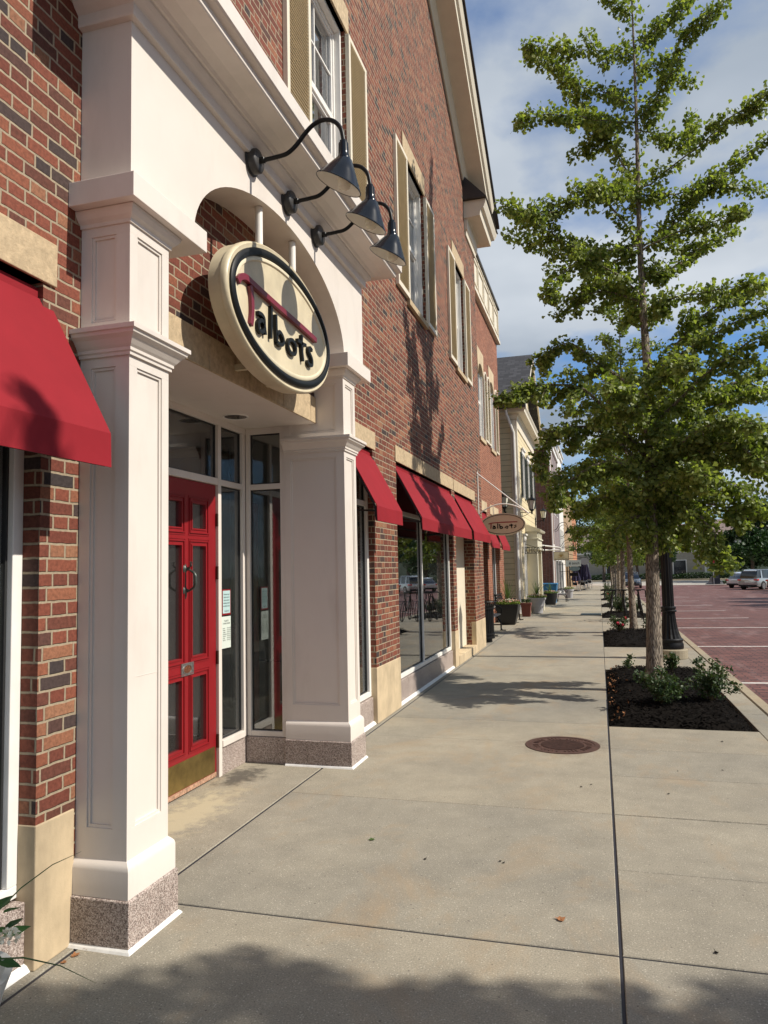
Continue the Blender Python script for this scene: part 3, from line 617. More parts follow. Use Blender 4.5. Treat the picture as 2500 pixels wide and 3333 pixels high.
# ------------------------------------------------------------------ white portico (part of the building)
PX = -2.14
def panel_face_x(mb, X, a, b, c, d, m=.06, dep=.016):   # sunk panel with moulded edge on a +X face
    frameX(mb, X - .0, X + dep, a, b, c, d, m)
    for w_, h_ in ((.012, .008),): frameX(mb, X - .0, X + h_, a + m, b - m, c + m, d - m, w_)
def pilaster(ya, yb, depth_x, lab):
    p = MB()
    # lower shaft with framed panels on the street face and on the near side
    X0 = depth_x
    def shaft(z0, z1, mz0, mz1):
        p.box(X0, PX - .016, ya + .016, yb, z0, z1)
        m = .062
        frameX(p, PX - .016, PX, ya, yb, z0, z1, m, mz0); frameX(p, PX - .016, PX - .007, ya + m, yb - m, z0 + mz0, z1 - m, .014)
        # near side (faces -Y)
        a_, b_ = X0, PX - .016
        for (c0, c1, e0, e1) in ((a_, b_, z0, z0 + mz0), (a_, b_, z1 - m, z1), (a_, a_ + m, z0 + mz0, z1 - m), (b_ - m, b_, z0 + mz0, z1 - m)): p.box(c0, c1, ya, ya + .016, e0, e1)
        frameY(p, ya + .007, ya + .016, a_ + m, b_ - m, z0 + mz0, z1 - m, .014)
    shaft(.385, 2.775, .14, .06)
    shaft(2.892, 3.44, .05, .05)
    for z_ in (1.21,): p.box(PX - .0155, PX - .0145, ya + .062, yb - .062, z_, z_ + .003)
    o = p.build('pilaster', M['white'], bld, bevel=.0035, label=lab)
    mb = MB(); umould(mb, [(.0, .225), (.026, .225), (.026, .345), (.022, .362), (.012, .374), (.0, .386)], PX, ya, yb, X0); mb.build('pilaster_base', M['white'], o, smooth=True)
    mb = MB(); umould(mb, [(.0, 2.762), (.012, 2.762), (.012, 2.778), (.020, 2.782), (.020, 2.797), (.03, 2.808), (.050, 2.836), (.070, 2.852), (.074, 2.868), (.084, 2.870), (.084, 2.892), (.0, 2.899)], PX, ya, yb, X0); mb.build('capital', M['white'], o)
    mb = MB(); umould(mb, [(.0, 3.425), (.01, 3.425), (.012, 3.442), (.03, 3.458), (.045, 3.48), (.05, 3.497), (.0, 3.499)], PX, ya, yb, X0); mb.build('upper_moulding', M['white'], o)
    mb = MB(); umould(mb, [(.0, 0), (.036, 0), (.036, .218), (.03, .224), (.0, .224)], PX, ya, yb, X0); mb.build('granite_plinth', M['granite'], o, bevel=.003)
    mb = MB(); umould(mb, [(.037, 0), (.052, 0), (.046, .010), (.037, .018)], PX, ya, yb, X0); mb.build('caulk_line', M['caulk'], o)
pilaster(3.03, 3.37, WX, 'near white panelled pilaster'); pilaster(6.17, 6.50, -2.72, 'far white panelled pilaster')
mb = MB(); mb.box(WX, -2.05, 2.93, 3.617, 3.50, 3.622); mb.build('impost_block', M['white'], bld, bevel=.003)
mb = MB(); mb.box(WX, -2.05, 6.06, 6.735, 3.50, 3.622); mb.build('impost_block', M['white'], bld, bevel=.003)
# fascia with elliptical arch
FX = -2.13; ac, aw, ah, az0, atop = 4.90, 1.29, .665, 3.62, 4.47
n = 40; arc = [(ac - aw * math.cos(PI * i / n), az0 + ah * math.sin(PI * i / n)) for i in range(n + 1)]
mb = MB()
mb.quad((FX, 3.02, az0), (FX, arc[0][0], az0), (FX, arc[0][0], atop), (FX, 3.02, atop)); mb.quad((FX, arc[-1][0], az0), (FX, 6.75, az0), (FX, 6.75, atop), (FX, arc[-1][0], atop))
for (a, b), (c, d) in zip(arc[:-1], arc[1:]):
    mb.quad((FX, a, b), (FX, c, d), (FX, c, atop), (FX, a, atop)); mb.quad((WX, a, b), (WX, c, d), (FX, c, d), (FX, a, b))
mb.quad((WX, 3.02, az0), (FX, 3.02, az0), (FX, 3.02, atop), (WX, 3.02, atop)); mb.quad((FX, 6.75, az0), (WX, 6.75, az0), (WX, 6.75, atop), (FX, 6.75, atop))
mb.build('arched_fascia', M['white'], bld)
mb = MB(); umould(mb, [(.0, 4.462), (.030, 4.468), (.034, 4.478), (.034, 4.528), (.040, 4.534), (.062, 4.552), (.078, 4.572), (.080, 4.588), (.094, 4.590), (.11, 4.604), (.17, 4.622), (.27, 4.632), (.278, 4.640), (.280, 4.680), (.300, 4.684), (.318, 4.690), (.330, 4.700), (.332, 4.805), (.30, 4.815), (.0, 4.90)], FX, 3.02, 6.75, WX)
mb.build('cornice', M['white'], bld)
# soffit and entrance recess
mb = MB(); mb.box(-3.18, WX + .001, 3.31, 6.185, 3.028, 3.052); mb.build('entrance_soffit', M['white'], bld)
mb = MB(); mb.lathe([(.095, 0), (.108, -.006), (.112, .004)], (-2.93, 5.64, 3.026), 24, cap=False); mb.build('downlight_rim', M['whitetrim'], bld)
mb = MB(); mb.lathe([(.094, -.004), (.07, -.003), (.001, -.0025)], (-2.93, 5.64, 3.027), 24, cap=False); mb.build('downlight', simple('dark lamp lens', (.10, .09, .08), .15, bmp=0), bld)
# door wall
DX = -3.13
fr = MB()
fr.box(DX - .06, DX + .02, 3.32, 6.19, 2.975, 3.028)
for a, b in ((3.32, 3.38), (3.735, 3.80), (5.665, 5.718), (6.118, 6.17)): fr.box(DX - .06, DX + .02, a, b, (.235 if (a > 6 or a < 3.5) else 0), 2.975)
fr.box(DX - .06, DX + .018, 3.80, 5.665, 2.452, 2.51)
for a, b in ((3.38, 3.735), (5.718, 6.118)):
    fr.box(DX - .058, DX + .016, a, b, 2.455, 2.505); fr.box(DX - .058, DX + .03, a, b, .235, .29)
frame_o = fr.build('entrance_frame', M['white'], bld, bevel=.003)
def pane(par, X, a, b, c, d, mat='glass'):
    s = MB(); frameX(s, X - .01, X + .012, a, b, c, d, .011); s.build('seal', M['black_seal'], par); g = MB(); g.box(X - .004, X + .003, a + .01, b - .01, c + .01, d - .01); g.build('pane', M[mat], par)
for a, b, c, d in ((3.38, 3.735, .29, 2.455), (3.38, 3.735, 2.505, 2.975), (3.80, 5.665, 2.51, 2.975), (5.718, 6.118, .29, 2.455), (5.718, 6.118, 2.505, 2.975)): pane(frame_o, DX - .02, a, b, c, d)
mb = MB(); mb.box(DX - .02, DX + .012, 5.722, 6.165, 0, .232); mb.build('granite_base', M['granite'], bld, bevel=.004)
mb = MB(); mb.box(DX - .02, DX + .012, 3.38, 3.73, 0, .232); mb.build('granite_base', M['granite'], bld, bevel=.004)
# side return of the recess at Y 6.17: granite, sidelight
mb = MB(); mb.box(DX + .013, -2.7225, 6.166, 6.4, 0, .228); mb.build('granite_base', M['granite'], bld, bevel=.004)
fr = MB(); Yr = 6.19
fr.box(DX + .0205, -3.07, Yr - .015, Yr + .05, .232, 3.028); fr.box(-2.765, -2.7205, Yr - .015, Yr + .05, .232, 3.028)
for c, d in ((.232, .278), (2.455, 2.505), (2.972, 3.028)): fr.box(-3.07, -2.765, Yr - .012, Yr + .048, c, d)
f2 = fr.build('side_light', M['white'], bld, bevel=.003)
for c, d in ((.278, 2.455), (2.505, 2.972)):
    s = MB(); frameY(s, Yr + .012, Yr + .03, -3.07, -2.765, c, d, .011); s.build('seal', M['black_seal'], f2)
    g = MB(); g.box(-3.06, -2.775, Yr + .018, Yr + .025, c + .01, d - .01); g.build('pane', M['glass'], f2)
mb = MB(); mb.box(-2.72, WX + .002, 6.19, 6.4, 2.90, 3.70); mb.build('soffit_return', M['white'], bld)
# near return wall of the recess
mb = MB(); mb.box(DX - .06, WX - .001, 3.18, 3.30, 0, 3.03); mb.build('recess_wall', M['white'], bld)
# door leaves
def leaf(a, b, lab):
    X1 = DX - .005; X0 = X1 - .045; w = b - a; d = MB(); cy = (a + b) / 2
    lo, li = a + .165, a + .39; ro, ri = b - .165, b - .39        # glass bounds
    xs = [(lo, li), (ri, ro)] ; rows = [(.345, .885), (1.035, 1.93), (2.055, 2.275)]
    for y0, y1, z0, z1 in rect_cells(a, b, .012, 2.447, [(p, q, r, s) for p, q in xs for r, s in rows]):
        d.box(X0, X1, y0, y1, z0, z1)
    dm = d.build('door', M['red'], bld, label=lab)
    t = MB()
    for p, q in xs:
        for r, s in rows:
            for o_, h_ in ((0, .004), (.018, .009)): frameX(t, X1, X1 + h_, p - .05 + o_, q + .05 - o_, r - .05 + o_, s + .05 - o_, .008)
            frameX(t, X0 + .01, X1 + .006, p - .004, q + .004, r - .004, s + .004, .012)
    t.build('panel_moulding', M['red'], dm)
    g = MB()
    for p, q in xs:
        for r, s in rows: g.box(X0 + .018, X0 + .023, p, q, r, s)
    g.build('glazing', M['glass'], dm)
    k = MB(); k.box(X1, X1 + .003, a + .03, b - .03, .055, .262); k.build('kick_plate', M['brass'], dm)
    k = MB(); k.box(X1, X1 + .006, a + .01, b - .01, .014, .05); k.build('door_sweep', simple('scuffed sweep', (.40, .24, .16), .5, var=.5, scale=40), dm)
    hm = bpy.data.materials.get('bronze hinge') or simple('bronze hinge', (.10, .06, .045), .4, .6)
    for z in (.30, .99, 1.70, 2.15):
        mb = MB()
        mb.box(X1 + .001, X1 + .016, (b if b > 5 else a - .02) - .004, (b if b > 5 else a - .02) + .02, z - .055, z + .055)
        mb.tube([(X1 + .018, b if b > 5 else a, z - .055), (X1 + .018, b if b > 5 else a, z + .055)], .009, 8)
        mb.build('hinge', hm, dm)
    # handle: ornate bow pull
    h = MB(); hx = X1
    for z in (1.735, 1.565):
        h.lathe([(.026, 0), (.028, .004), (.018, .012), (.010, .02), (.010, .03)], (0, 0, 0), 14)
        h.v[-70:] = [(hx + z_, cy - .03 + x_, z + y_ * 1.45) for x_, y_, z_ in h.v[-70:]]
    h.tube([(hx + .03, cy - .03, 1.735)] + [(hx + .03 + .075 * math.sin(t) + .01 * math.sin(3 * t), cy - .03, 1.735 - .175 * t / PI - .0) for t in [PI * i / 14 for i in range(1, 14)]] + [(hx + .03, cy - .03, 1.56)], [.007] + [.007 + .006 * math.sin(PI * i / 14) for i in range(1, 14)] + [.007], 8)
    h.tube([(hx + .035, cy - .03, 1.74), (hx + .06, cy - .03, 1.765), (hx + .052, cy - .03, 1.79), (hx + .075, cy - .03, 1.785)], [.006, .008, .008, .003], 8)
    h.tube([(hx + .004, cy - .03, 1.735), (hx + .006, cy - .03, 1.65), (hx + .004, cy - .03, 1.565)], .008, 8); h.tube([(hx + .006, cy - .03, 1.56), (hx + .008, cy - .03, 1.52), (hx + .006, cy - .03, 1.50)], [.014, .01, .003], 8)
    h.build('handle', M['bronze'], dm, smooth=True)
    s = MB(); s.box(X1, X1 + .006, cy - .09, cy + .09, .905, 1.002); frameX(s, X1 + .006, X1 + .010, cy - .09, cy + .09, .905, 1.002, .009)
    ell = lambda r, z: [(X1 + z, cy + .068 * r * math.cos(2 * PI * i / 24), .9535 + .036 * r * math.sin(2 * PI * i / 24)) for i in range(24)]
    s.loft([ell(1, .006), ell(1, .011), ell(.86, .011), ell(.86, .007)], cap=False); s.build('mail_slot', M['pewter'], dm, bevel=.001)
    s = MB(); s.loft([ell(.84, .0062), ell(.84, .0075)]); s.build('mail_slot_plate', simple('copper oval plate', (.24, .10, .055), .4, .6, var=.8, scale=70, bmp=.3), dm)
leaf(4.735, 5.66, 'red panelled door leaf with brass kick plate, hinged on the far side'); leaf(3.805, 4.73, 'red panelled door leaf, hinged beside the near pilaster')

# ------------------------------------------------------------------ things hung on the front
def oval_sign():
    X1 = -2.10; cy, cz = 4.838, 3.492; A, Bz = .856, .428
    t = thing('oval_sign', 'large cream oval shop sign with black ring hanging in the white arch on two posts', 'sign', (X1, cy, cz))
    def E(a, x): return [(x, cy + (A + a) * math.cos(2 * PI * i / 72), cz + (Bz + a) * math.sin(2 * PI * i / 72)) for i in range(72)]
    m = MB(); m.loft([E(.030, X1 - .135), E(.040, X1 - .13), E(.040, X1 - .05), E(.048, X1 - .045), E(.050, X1 - .02), E(.044, X1 - .006), E(.034, X1), E(.022, X1 - .003), E(.008, X1 - .004)], cap=True)
    m.build('rim', M['signwood'], t, smooth=True)
    m = MB(); m.loft([E(.008, X1 - .02), E(.006, X1 + .010), E(-.010, X1 + .020), E(-.030, X1 + .022), E(-.046, X1 + .012), E(-.050, X1 - .02)], cap=False); m.build('ring', M['signblack'], t, smooth=True)
    m = MB(); m.loft([E(-.050, X1 - .02), E(-.052, X1 + .002), E(-.062, X1 + .008), E(-.078, X1 + .006), E(-.088, X1 - .006), E(-.092, X1 - .016)], cap=True); m.build('face', M['signcream'], t, smooth=True)
    fn = lambda p, x: (x, p[0], p[1]); x0, x1 = X1 - .016, X1 + .022
    m = MB(); ribbon(m, smooth2([(4.050, 3.505), (4.085, 3.545), (4.16, 3.572), (4.28, 3.566), (4.70, 3.548), (5.05, 3.538), (5.375, 3.522)], 5), .042, fn, x0, x1 + .004)
    ribbon(m, smooth2([(4.225, 3.545), (4.247, 3.50), (4.255, 3.42), (4.252, 3.35), (4.235, 3.285)], 5), .040, fn, x0 - .001, x1); m.build('letter_t_long_bar', M['signred'], t, bevel=.003)
    S = [[(4.335, 3.40), (4.385, 3.405), (4.425, 3.39), (4.432, 3.34), (4.447, 3.285)], [(4.43, 3.355), (4.385, 3.365), (4.342, 3.335), (4.345, 3.295), (4.385, 3.285), (4.43, 3.315)],
         [(4.545, 3.515), (4.540, 3.40), (4.535, 3.288)], [(4.618, 3.48), (4.622, 3.38), (4.632, 3.290)], [(4.628, 3.335), (4.67, 3.375), (4.725, 3.36), (4.745, 3.32), (4.70, 3.288), (4.63, 3.292)],
         [(4.905, 3.385), (4.85, 3.37), (4.825, 3.325), (4.86, 3.285), (4.93, 3.285), (4.965, 3.32), (4.955, 3.365), (4.905, 3.385)],
         [(5.085, 3.475), (5.080, 3.38), (5.105, 3.28)], [(5.0, 3.415), (5.08, 3.412), (5.165, 3.42)],
         [(5.29, 3.415), (5.245, 3.425), (5.215, 3.40), (5.245, 3.375), (5.285, 3.345), (5.285, 3.30), (5.235, 3.285), (5.19, 3.305)]]
    m = MB()
    for q in S: ribbon(m, smooth2(q, 5), .026, fn, x0, x1)
    m.build('letters', M['signblack'], t, bevel=.0025)
    for y_ in (4.60, 5.19): m = MB(); m.tube([(-2.20, y_, 3.85), (-2.20, y_, 4.26)], .028, 14); m.build('hanging_post', M['whitetrim'], t, smooth=True)
    for y_ in (4.62, 5.12): m = MB(); m.box(WX, X1 - .137, y_, y_ + .04, 3.12, 3.16); m.build('back_bracket', M['signwood'], t)
oval_sign()
lampd = [('goose_neck_lamp', 'nearest of three black gooseneck wall lamps over the oval sign', 4.34), ('m', 'middle of three black gooseneck wall lamps over the oval sign', 4.92), ('f', 'farthest of three black gooseneck wall lamps over the oval sign', 5.50)]
def gooseneck():
    t = thing('gooseneck_lamp', lampd[0][1], 'wall lamp', (0, 0, 0), 'gooseneck lamps over the entrance')
    def rx(prof, n=24):
        m = MB(); m.lathe(prof, (0, 0, 0), n); m.v = [(z, x, y) for x, y, z in m.v]; return m
    m = rx([(.090, 0), (.094, .006), (.094, .010), (.082, .014), (.080, .055), (.072, .064), (.045, .068), (.03, .070)]); m.build('back_plate', M['iron'], t, smooth=True)
    m = rx([(.022, .068), (.022, .10), (.016, .104), (.016, .115)], 8); m.build('collar', M['black'], t)
    arm = smooth2([(.11, 0, 0), (.19, 0, .004), (.265, 0, .015), (.33, 0, .06), (.39, 0, .125), (.45, 0, .175), (.52, 0, .195), (.59, 0, .175), (.638, 0, .12), (.655, 0, .05), (.657, 0, .01)], 5)
    m = MB(); m.tube(arm, .0145, 12); m.build('arm', M['black'], t, smooth=True)
    m = MB(); m.lathe([(.020, .03), (.024, .026), (.024, .012), (.032, .008), (.034, -.05), (.036, -.075), (.042, -.085), (.044, -.10)], (.657, 0, 0), 20); m.build('socket', M['blacklamp'], t, smooth=True)
    U = Vector((math.cos(R(27)), 0, -math.sin(R(27)))); V = Vector((0, 1, 0)); NN = Vector((-math.sin(R(27)), 0, -math.cos(R(27))))
    def rg(k, r0, r1, e=0.0):
        out = []
        for i in range(40):
            a = 2 * PI * i / 40; top = Vector((.657 + r0 * math.cos(a), r0 * math.sin(a), -.098)); rim = Vector((.622, 0, -.252)) + U * (r1 * 1.08 * math.cos(a)) + V * (r1 * math.sin(a)) + NN * e
            out.append(tuple(top.lerp(rim, k) if k < 1 else rim))
        return out
    m = MB(); m.loft([rg(0, .044, .145), rg(.06, .052, .145), rg(.5, .050, .145), rg(.95, .046, .145), rg(1, 0, .145), rg(1, 0, .149, .004), rg(1, 0, .148, .009), rg(1, 0, .143, .008)], cap=False); sh = m.build('shade', M['blacklamp'], t, smooth=True)
    m = MB(); m.loft([rg(1, 0, .1435, .006), rg(.93, .042, .140), rg(.5, .042, .140), rg(.10, .040, .140), rg(.09, .002, .140)], cap=False); m.build('inner_lining', M['enamel'], sh, smooth=True)
    m = MB(); m.lathe([(.022, -.12), (.026, -.15), (.030, -.20), (.040, -.235), (.044, -.262), (.038, -.288), (.022, -.300), (.001, -.304)], (.657, 0, 0), 20); m.build('bulb', M['bulb'], t, smooth=True)
    return t
g0 = gooseneck(); place(g0, (FX, 4.34, 4.44))
for (nm, lab, y_) in lampd[1:]: place(copy_tree(g0), (FX, y_, 4.44), 0, lab)
def awning(a, b, lab, top=2.985, parent_x=WX, name='awning', fold=(-2.10, 2.34), bot=2.185, inset=.03):
    t = thing(name, lab, 'awning', (parent_x, (a + b) / 2, 2.5), 'red canvas awnings along the shop front')
    m = MB(); th = .006; xt = parent_x - .02
    ys_ = [a + (b - a) * i / 6 for i in range(7)]
    def sag(i): return .006 * math.sin(PI * i / 6)
    outer = [[(xt, y_, top), (fold[0] - sag(i), y_, fold[1] - sag(i)), (fold[0] + .004, y_, bot)] for i, y_ in enumerate(ys_)]
    inner = [[(xt - th, y_, top - th), (fold[0] - sag(i) - th, y_, fold[1] - sag(i) - th * .5), (fold[0] + .004 - th, y_, bot)] for i, y_ in enumerate(ys_)]
    m.loft([o + i_[::-1] for o, i_ in zip(outer, inner)]); m.build('canopy', M['awning'], t)
    f = MB(); r = .011
    for y_ in (a + .012, b - .012):
        f.tube([(xt - .01, y_, top - .02), (fold[0] - .02, y_, fold[1] - .014), (fold[0] - .012, y_, bot + .01)], r, 6); f.tube([(fold[0] - .015, y_, bot + .10), (parent_x - .06, y_, bot + .13)], r, 6)
    f.tube([(fold[0] - .014, a + .02, bot + .012), (fold[0] - .014, b - .02, bot + .012)], r, 6); f.tube([(fold[0] - .022, a + .02, fold[1] - .016), (fold[0] - .022, b - .02, fold[1] - .016)], r, 6)
    f.build('frame', M['black'], t, smooth=True); hd = MB(); hd.box(parent_x - .10, parent_x - .03, a, b, top + .004, top + .05); hd.build('head_rail', M['awning'], t)
awning(.8, 2.84, 'red awning at the left edge of the picture, nearest the camera beside the near pilaster')
awning(7.03, 8.02, 'short red awning over the narrow window just beyond the portico')
awning(8.99, 12.74, 'longest red awning, dappled with tree shade over the wide shop window')
awning(12.98, 15.06, 'red awning over the cream infill panel, just before the hanging oval sign')
# hanging blade sign
def blade_sign():
    Y0 = 15.6; t = thing('hanging_sign', 'small tan oval sign hanging under a curved white bracket past the awnings', 'sign', (-1.9, Y0, 2.6), 'signs hung over the walk')
    cx, cz, A, Bz = -1.90, 2.588, .465, .230
    def E(a, y_): return [(cx + (A + a) * math.cos(2 * PI * i / 48), y_, cz + (Bz + a) * math.sin(2 * PI * i / 48)) for i in range(48)]
    m = MB(); m.loft([E(0, Y0 - .035), E(.004, Y0 - .03), E(.004, Y0 + .03), E(0, Y0 + .035)]); m.build('board', M['signwood'], t)
    m = MB(); m.loft([E(-.022, Y0 - .037), E(-.022, Y0 - .040), E(-.034, Y0 - .040), E(-.034, Y0 - .037)], cap=False); m.build('ring', M['signblack'], t)
    m = MB(); m.loft([E(-.03, Y0 - .0365), E(-.03, Y0 - .0372)]); m.build('face', simple('tan sign face', (.62, .50, .34), .5, var=.03), t)
    fn = lambda p, y_: (p[0], y_, p[1])
    m = MB(); ribbon(m, smooth2([(-2.20, 2.600), (-2.17, 2.614), (-2.09, 2.624), (-1.85, 2.630), (-1.60, 2.630)], 4), .020, fn, Y0 - .038, Y0 - .043)
    ribbon(m, [(-2.150, 2.612), (-2.150, 2.56), (-2.158, 2.505)], .022, fn, Y0 - .0385, Y0 - .043); m.build('letter_t_long_bar', simple('brick red letter', (.30, .03, .03), .5), t)
    sx_ = lambda y_: -1.90 + (y_ - 4.80) * .40; S = [[(4.335, 3.40), (4.385, 3.405), (4.425, 3.39), (4.447, 3.285)], [(4.43, 3.355), (4.385, 3.365), (4.342, 3.335), (4.345, 3.295), (4.385, 3.285), (4.43, 3.315)],
         [(4.545, 3.515), (4.540, 3.40), (4.535, 3.288)], [(4.618, 3.48), (4.632, 3.290)], [(4.628, 3.335), (4.67, 3.375), (4.725, 3.36), (4.745, 3.32), (4.70, 3.288), (4.63, 3.292)],
         [(4.905, 3.385), (4.825, 3.325), (4.93, 3.285), (4.955, 3.365), (4.905, 3.385)], [(5.085, 3.475), (5.105, 3.28)], [(5.0, 3.415), (5.165, 3.42)], [(5.29, 3.415), (5.215, 3.40), (5.285, 3.345), (5.19, 3.305)]]
    m = MB()
    for q in S: ribbon(m, [(-2.115 + (a_ - 4.335) * .515, 2.500 + (b_ - 3.285) * .48) for a_, b_ in q], .022, fn, Y0 - .038, Y0 - .043)
    m.build('letters', M['signblack'], t)
    m = MB(); arc_ = [(-2.40 + 1.0 * i / 14, Y0, 2.82 + .20 * math.sin(PI * i / 14) ** .8 if 0 < i < 14 else 2.82) for i in range(15)]; m.tube(arc_, .014, 8)
    m.tube([(WX, Y0 - .03, 3.70), (-1.36, Y0 - .03, 2.80)], .012, 8); m.tube([(WX, Y0 + .03, 3.70), (-1.36, Y0 + .03, 2.80)], .012, 8); m.tube([(WX + .01, Y0, 3.74), (WX + .01, Y0, 2.78)], .012, 8)
    m.tube([(-2.1, Y0, 2.96), (-2.1, Y0, 2.78)], .007, 6); m.tube([(-1.66, Y0, 2.97), (-1.66, Y0, 2.78)], .007, 6); m.build('bracket', M['whitetrim'], t, smooth=True)
blade_sign()
# notices on the sidelight
def notice(name, lab, a, b, c, d, border=None):
    X = DX + .003; t = thing(name, lab, 'notice', (X, (a + b) / 2, (c + d) / 2), 'notices on the entrance sidelight'); m = MB(); m.box(X - .001, X + .001, a, b, c, d); m.build('sheet', M['red'] if border else M['paper'], t)
    if border: m = MB(); m.box(X + .0012, X + .002, a + .011, b - .011, c + .014, d - .011); m.build('panel', simple('pale blue card', (.42, .58, .58), .6, bmp=0), t)
    return t
fnp = lambda cy, cz, X: (lambda x, y, z: (X, cy + x, cz + y))
t = notice('notice', 'red bordered pale notice with centred lines of text on the glass beside the door', 5.752, 5.905, 1.335, 1.555, True)
text_obj("We respect, honor\nand value diversity\nand are invested in\ncultivating a dynamic\nand inclusive culture.", .0185, M['ink'], 'text', t, fnp(5.8285, 1.462, DX + .0058), .0006, sx=.74, lead=1.35)
text_obj("TALBOTS", .018, M['inkg'], 'signature', t, fnp(5.8285, 1.367, DX + .0058), .0006, spacing=1.2)
t = notice('hours_card', 'white opening hours card taped to the glass below the red bordered notice', 5.745, 5.905, 1.05, 1.322)
text_obj("TALBOTS\nSTORE HOURS", .019, M['ink'], 'heading', t, fnp(5.825, 1.272, DX + .0048), .0006, lead=1.15)
text_obj("Sunday\nMonday\nTuesday\nWednesday\nThursday\nFriday\nSaturday", .0135, M['ink'], 'days', t, fnp(5.762, 1.17, DX + .0048), .0006, align='LEFT', lead=1.25)
text_obj("12:00 - 6:00\n10:00 - 8:00\n10:00 - 8:00\n10:00 - 8:00\n10:00 - 8:00\n10:00 - 8:00\n10:00 - 8:00", .0135, M['ink'], 'hours', t, fnp(5.835, 1.17, DX + .0048), .0006, align='LEFT', lead=1.25)
# clothes rail and stools inside
t = thing('clothes_rail', 'rail of patterned clothes just inside the corner window', 'clothes rail', (-3.6, 6.6, 0))
m = MB(); m.tube([(-3.75, 6.2, 0), (-3.75, 6.2, 1.5), (-3.75, 7.2, 1.5), (-3.75, 7.2, 0)], .014, 8); m.build('rail', M['alu'], t)
for i in range(7):
    y_ = 6.28 + i * .13; m = MB(); w_ = .17 + .02 * (i % 3); z1 = 1.42; z0 = .88 + .07 * ((i * 3) % 4)
    m.loft([[(-3.75 - w_ * .4, y_ - .01, z1), (-3.75 + w_ * .4, y_ - .01, z1), (-3.75 + w_ * .4, y_ + .01, z1), (-3.75 - w_ * .4, y_ + .01, z1)], [(-3.75 - w_, y_ - .03, z1 - .12), (-3.75 + w_, y_ - .03, z1 - .12), (-3.75 + w_, y_ + .03, z1 - .12), (-3.75 - w_, y_ + .03, z1 - .12)], [(-3.75 - w_ * .9, y_ - .04, z0), (-3.75 + w_ * .9, y_ - .02, z0), (-3.75 + w_ * .9, y_ + .04, z0), (-3.75 - w_ * .9, y_ + .02, z0)]])
    m.build('garment', M['cloth1'] if i % 3 else M['cloth2'], t)
# ------------------------------------------------------------------ annex with arched windows
ax = thing('annex_building', 'narrow orange red brick shop building with arched upper windows and cream panelled parapet', 'building', (-2.5, 18, 0))
AX = -3.145; A0, A1 = 16.13, 25.64  # annex bays, windows and heights scaled about the camera onto this set-back plane
abays = [(20.55, 21.86, 0, 3.32, .5), (22.71, 24.47, .40, 3.32, .24)]
aw = [(20.97, 21.99), (23.25, 24.29)]
mb = MB(); wallX(mb, AX, A0, A1, 0, 9.69, abays + [(a, b, 5.46, 7.75, .16) for a, b in aw], .2)
mb.quad((AX, A1, 0), (-12, A1, 0), (-12, A1, 10.6), (AX, A1, 10.6)); mb.quad((AX, A0, 9.69), (AX, A1, 9.69), (AX, A1, 10.6), (AX, A0, 10.6)); mb.build('wall', M['brick_o'], ax)
for a, b in ((20.5, 21.9), (22.62, 24.56)):
    mb = MB(); mb.box(AX - .1, AX + .012, a - .02, b + .02, 3.32, 3.61); mb.build('lintel', M['cast'], ax, bevel=.004)
for a, b in aw:          # arched stone heads, shutters, windows
    c = (a + b) / 2; r = (b - a) / 2 - .01; n = 12
    mb = MB(); ring_i = [(c + r * math.cos(PI * i / n), 7.31 + .39 * math.sin(PI * i / n)) for i in range(n + 1)]; x1 = AX + .02
    top = [(c + (r + .12) * math.cos(PI * i / n), 8.11) for i in range(n + 1)]
    for (p, q), (s, u) in zip(zip(ring_i[:-1], ring_i[1:]), zip(top[:-1], top[1:])):
        mb.add([(AX - .14, *p), (AX - .14, *q), (AX - .14, *u), (AX - .14, *s), (x1, *p), (x1, *q), (x1, *u), (x1, *s)], [(4, 7, 6, 5), (0, 1, 5, 4), (2, 3, 7, 6), (0, 4, 7, 3), (1, 2, 6, 5)])
    mb.build('arched_head', M['cast'], ax)
    mb = MB(); mb.box(AX - .13, AX + .05, a - .06, b + .06, 5.35, 5.46); mb.build('window_sill', M['cast'], ax, bevel=.004)
    upper_window(a + .02, b - .02, 5.47, 7.72, AX - .10, ax, muntin=False)
for a, b in ((22.01, 22.58), (22.63, 23.21), (24.38, 25.08)): shutter(a, b, 5.48, 7.67, AX + .005, ax, mat='cream', lmat='cream', arch=True, pitch=.05)
mb = MB(); mb.box(AX - .1, AX + .05, 16.2, A1 + .06, 9.62, 10.76); o = mb.build('parapet', M['cream'], ax, bevel=.004)
mb = MB(); mb.box(AX - .1, AX + .12, 16.17, A1 + .13, 9.52, 9.62); mb.box(AX - .1, AX + .075, 16.18, A1 + .08, 10.68, 10.74)
for i in range(8):
    a = 16.78 + i * 1.116; frameX(mb, AX + .0505, AX + .08, a, a + .96, 9.82, 10.53, .04)
for i in range(9): mb.box(AX + .0505, AX + .09, 16.69 + i * 1.116, 16.75 + i * 1.116, 9.62, 10.68)
mb.build('parapet_trim', M['cream'], o)
mb = MB(); mb.box(AX - .3, AX + .13, 16.17, A1 + .14, 10.762, 10.82); mb.build('coping', M['gutter'], ax)
shopwin(22.72, 24.46, AX - .16, [], ax, .41, 3.31)
mb = MB(); mb.box(AX - .22, AX - .06, 22.72, 24.46, 0, .398); mb.build('base_panel', M['granite'], ax)
mb = MB(); mb.box(AX - .52, AX - .46, 20.56, 21.85, 0, 3.31); mb.build('dark_side_door', M['gutter'], ax)
awning(20.4, 22.15, 'narrow red awning over the recessed side door just beyond the small oval sign', parent_x=AX, fold=(-2.815, 2.38), bot=2.24, top=3.22)
awning(22.8, 24.78, 'last red awning, over the orange brick front beyond the small oval sign', parent_x=AX, fold=(-2.815, 2.36), bot=2.22, top=3.22)

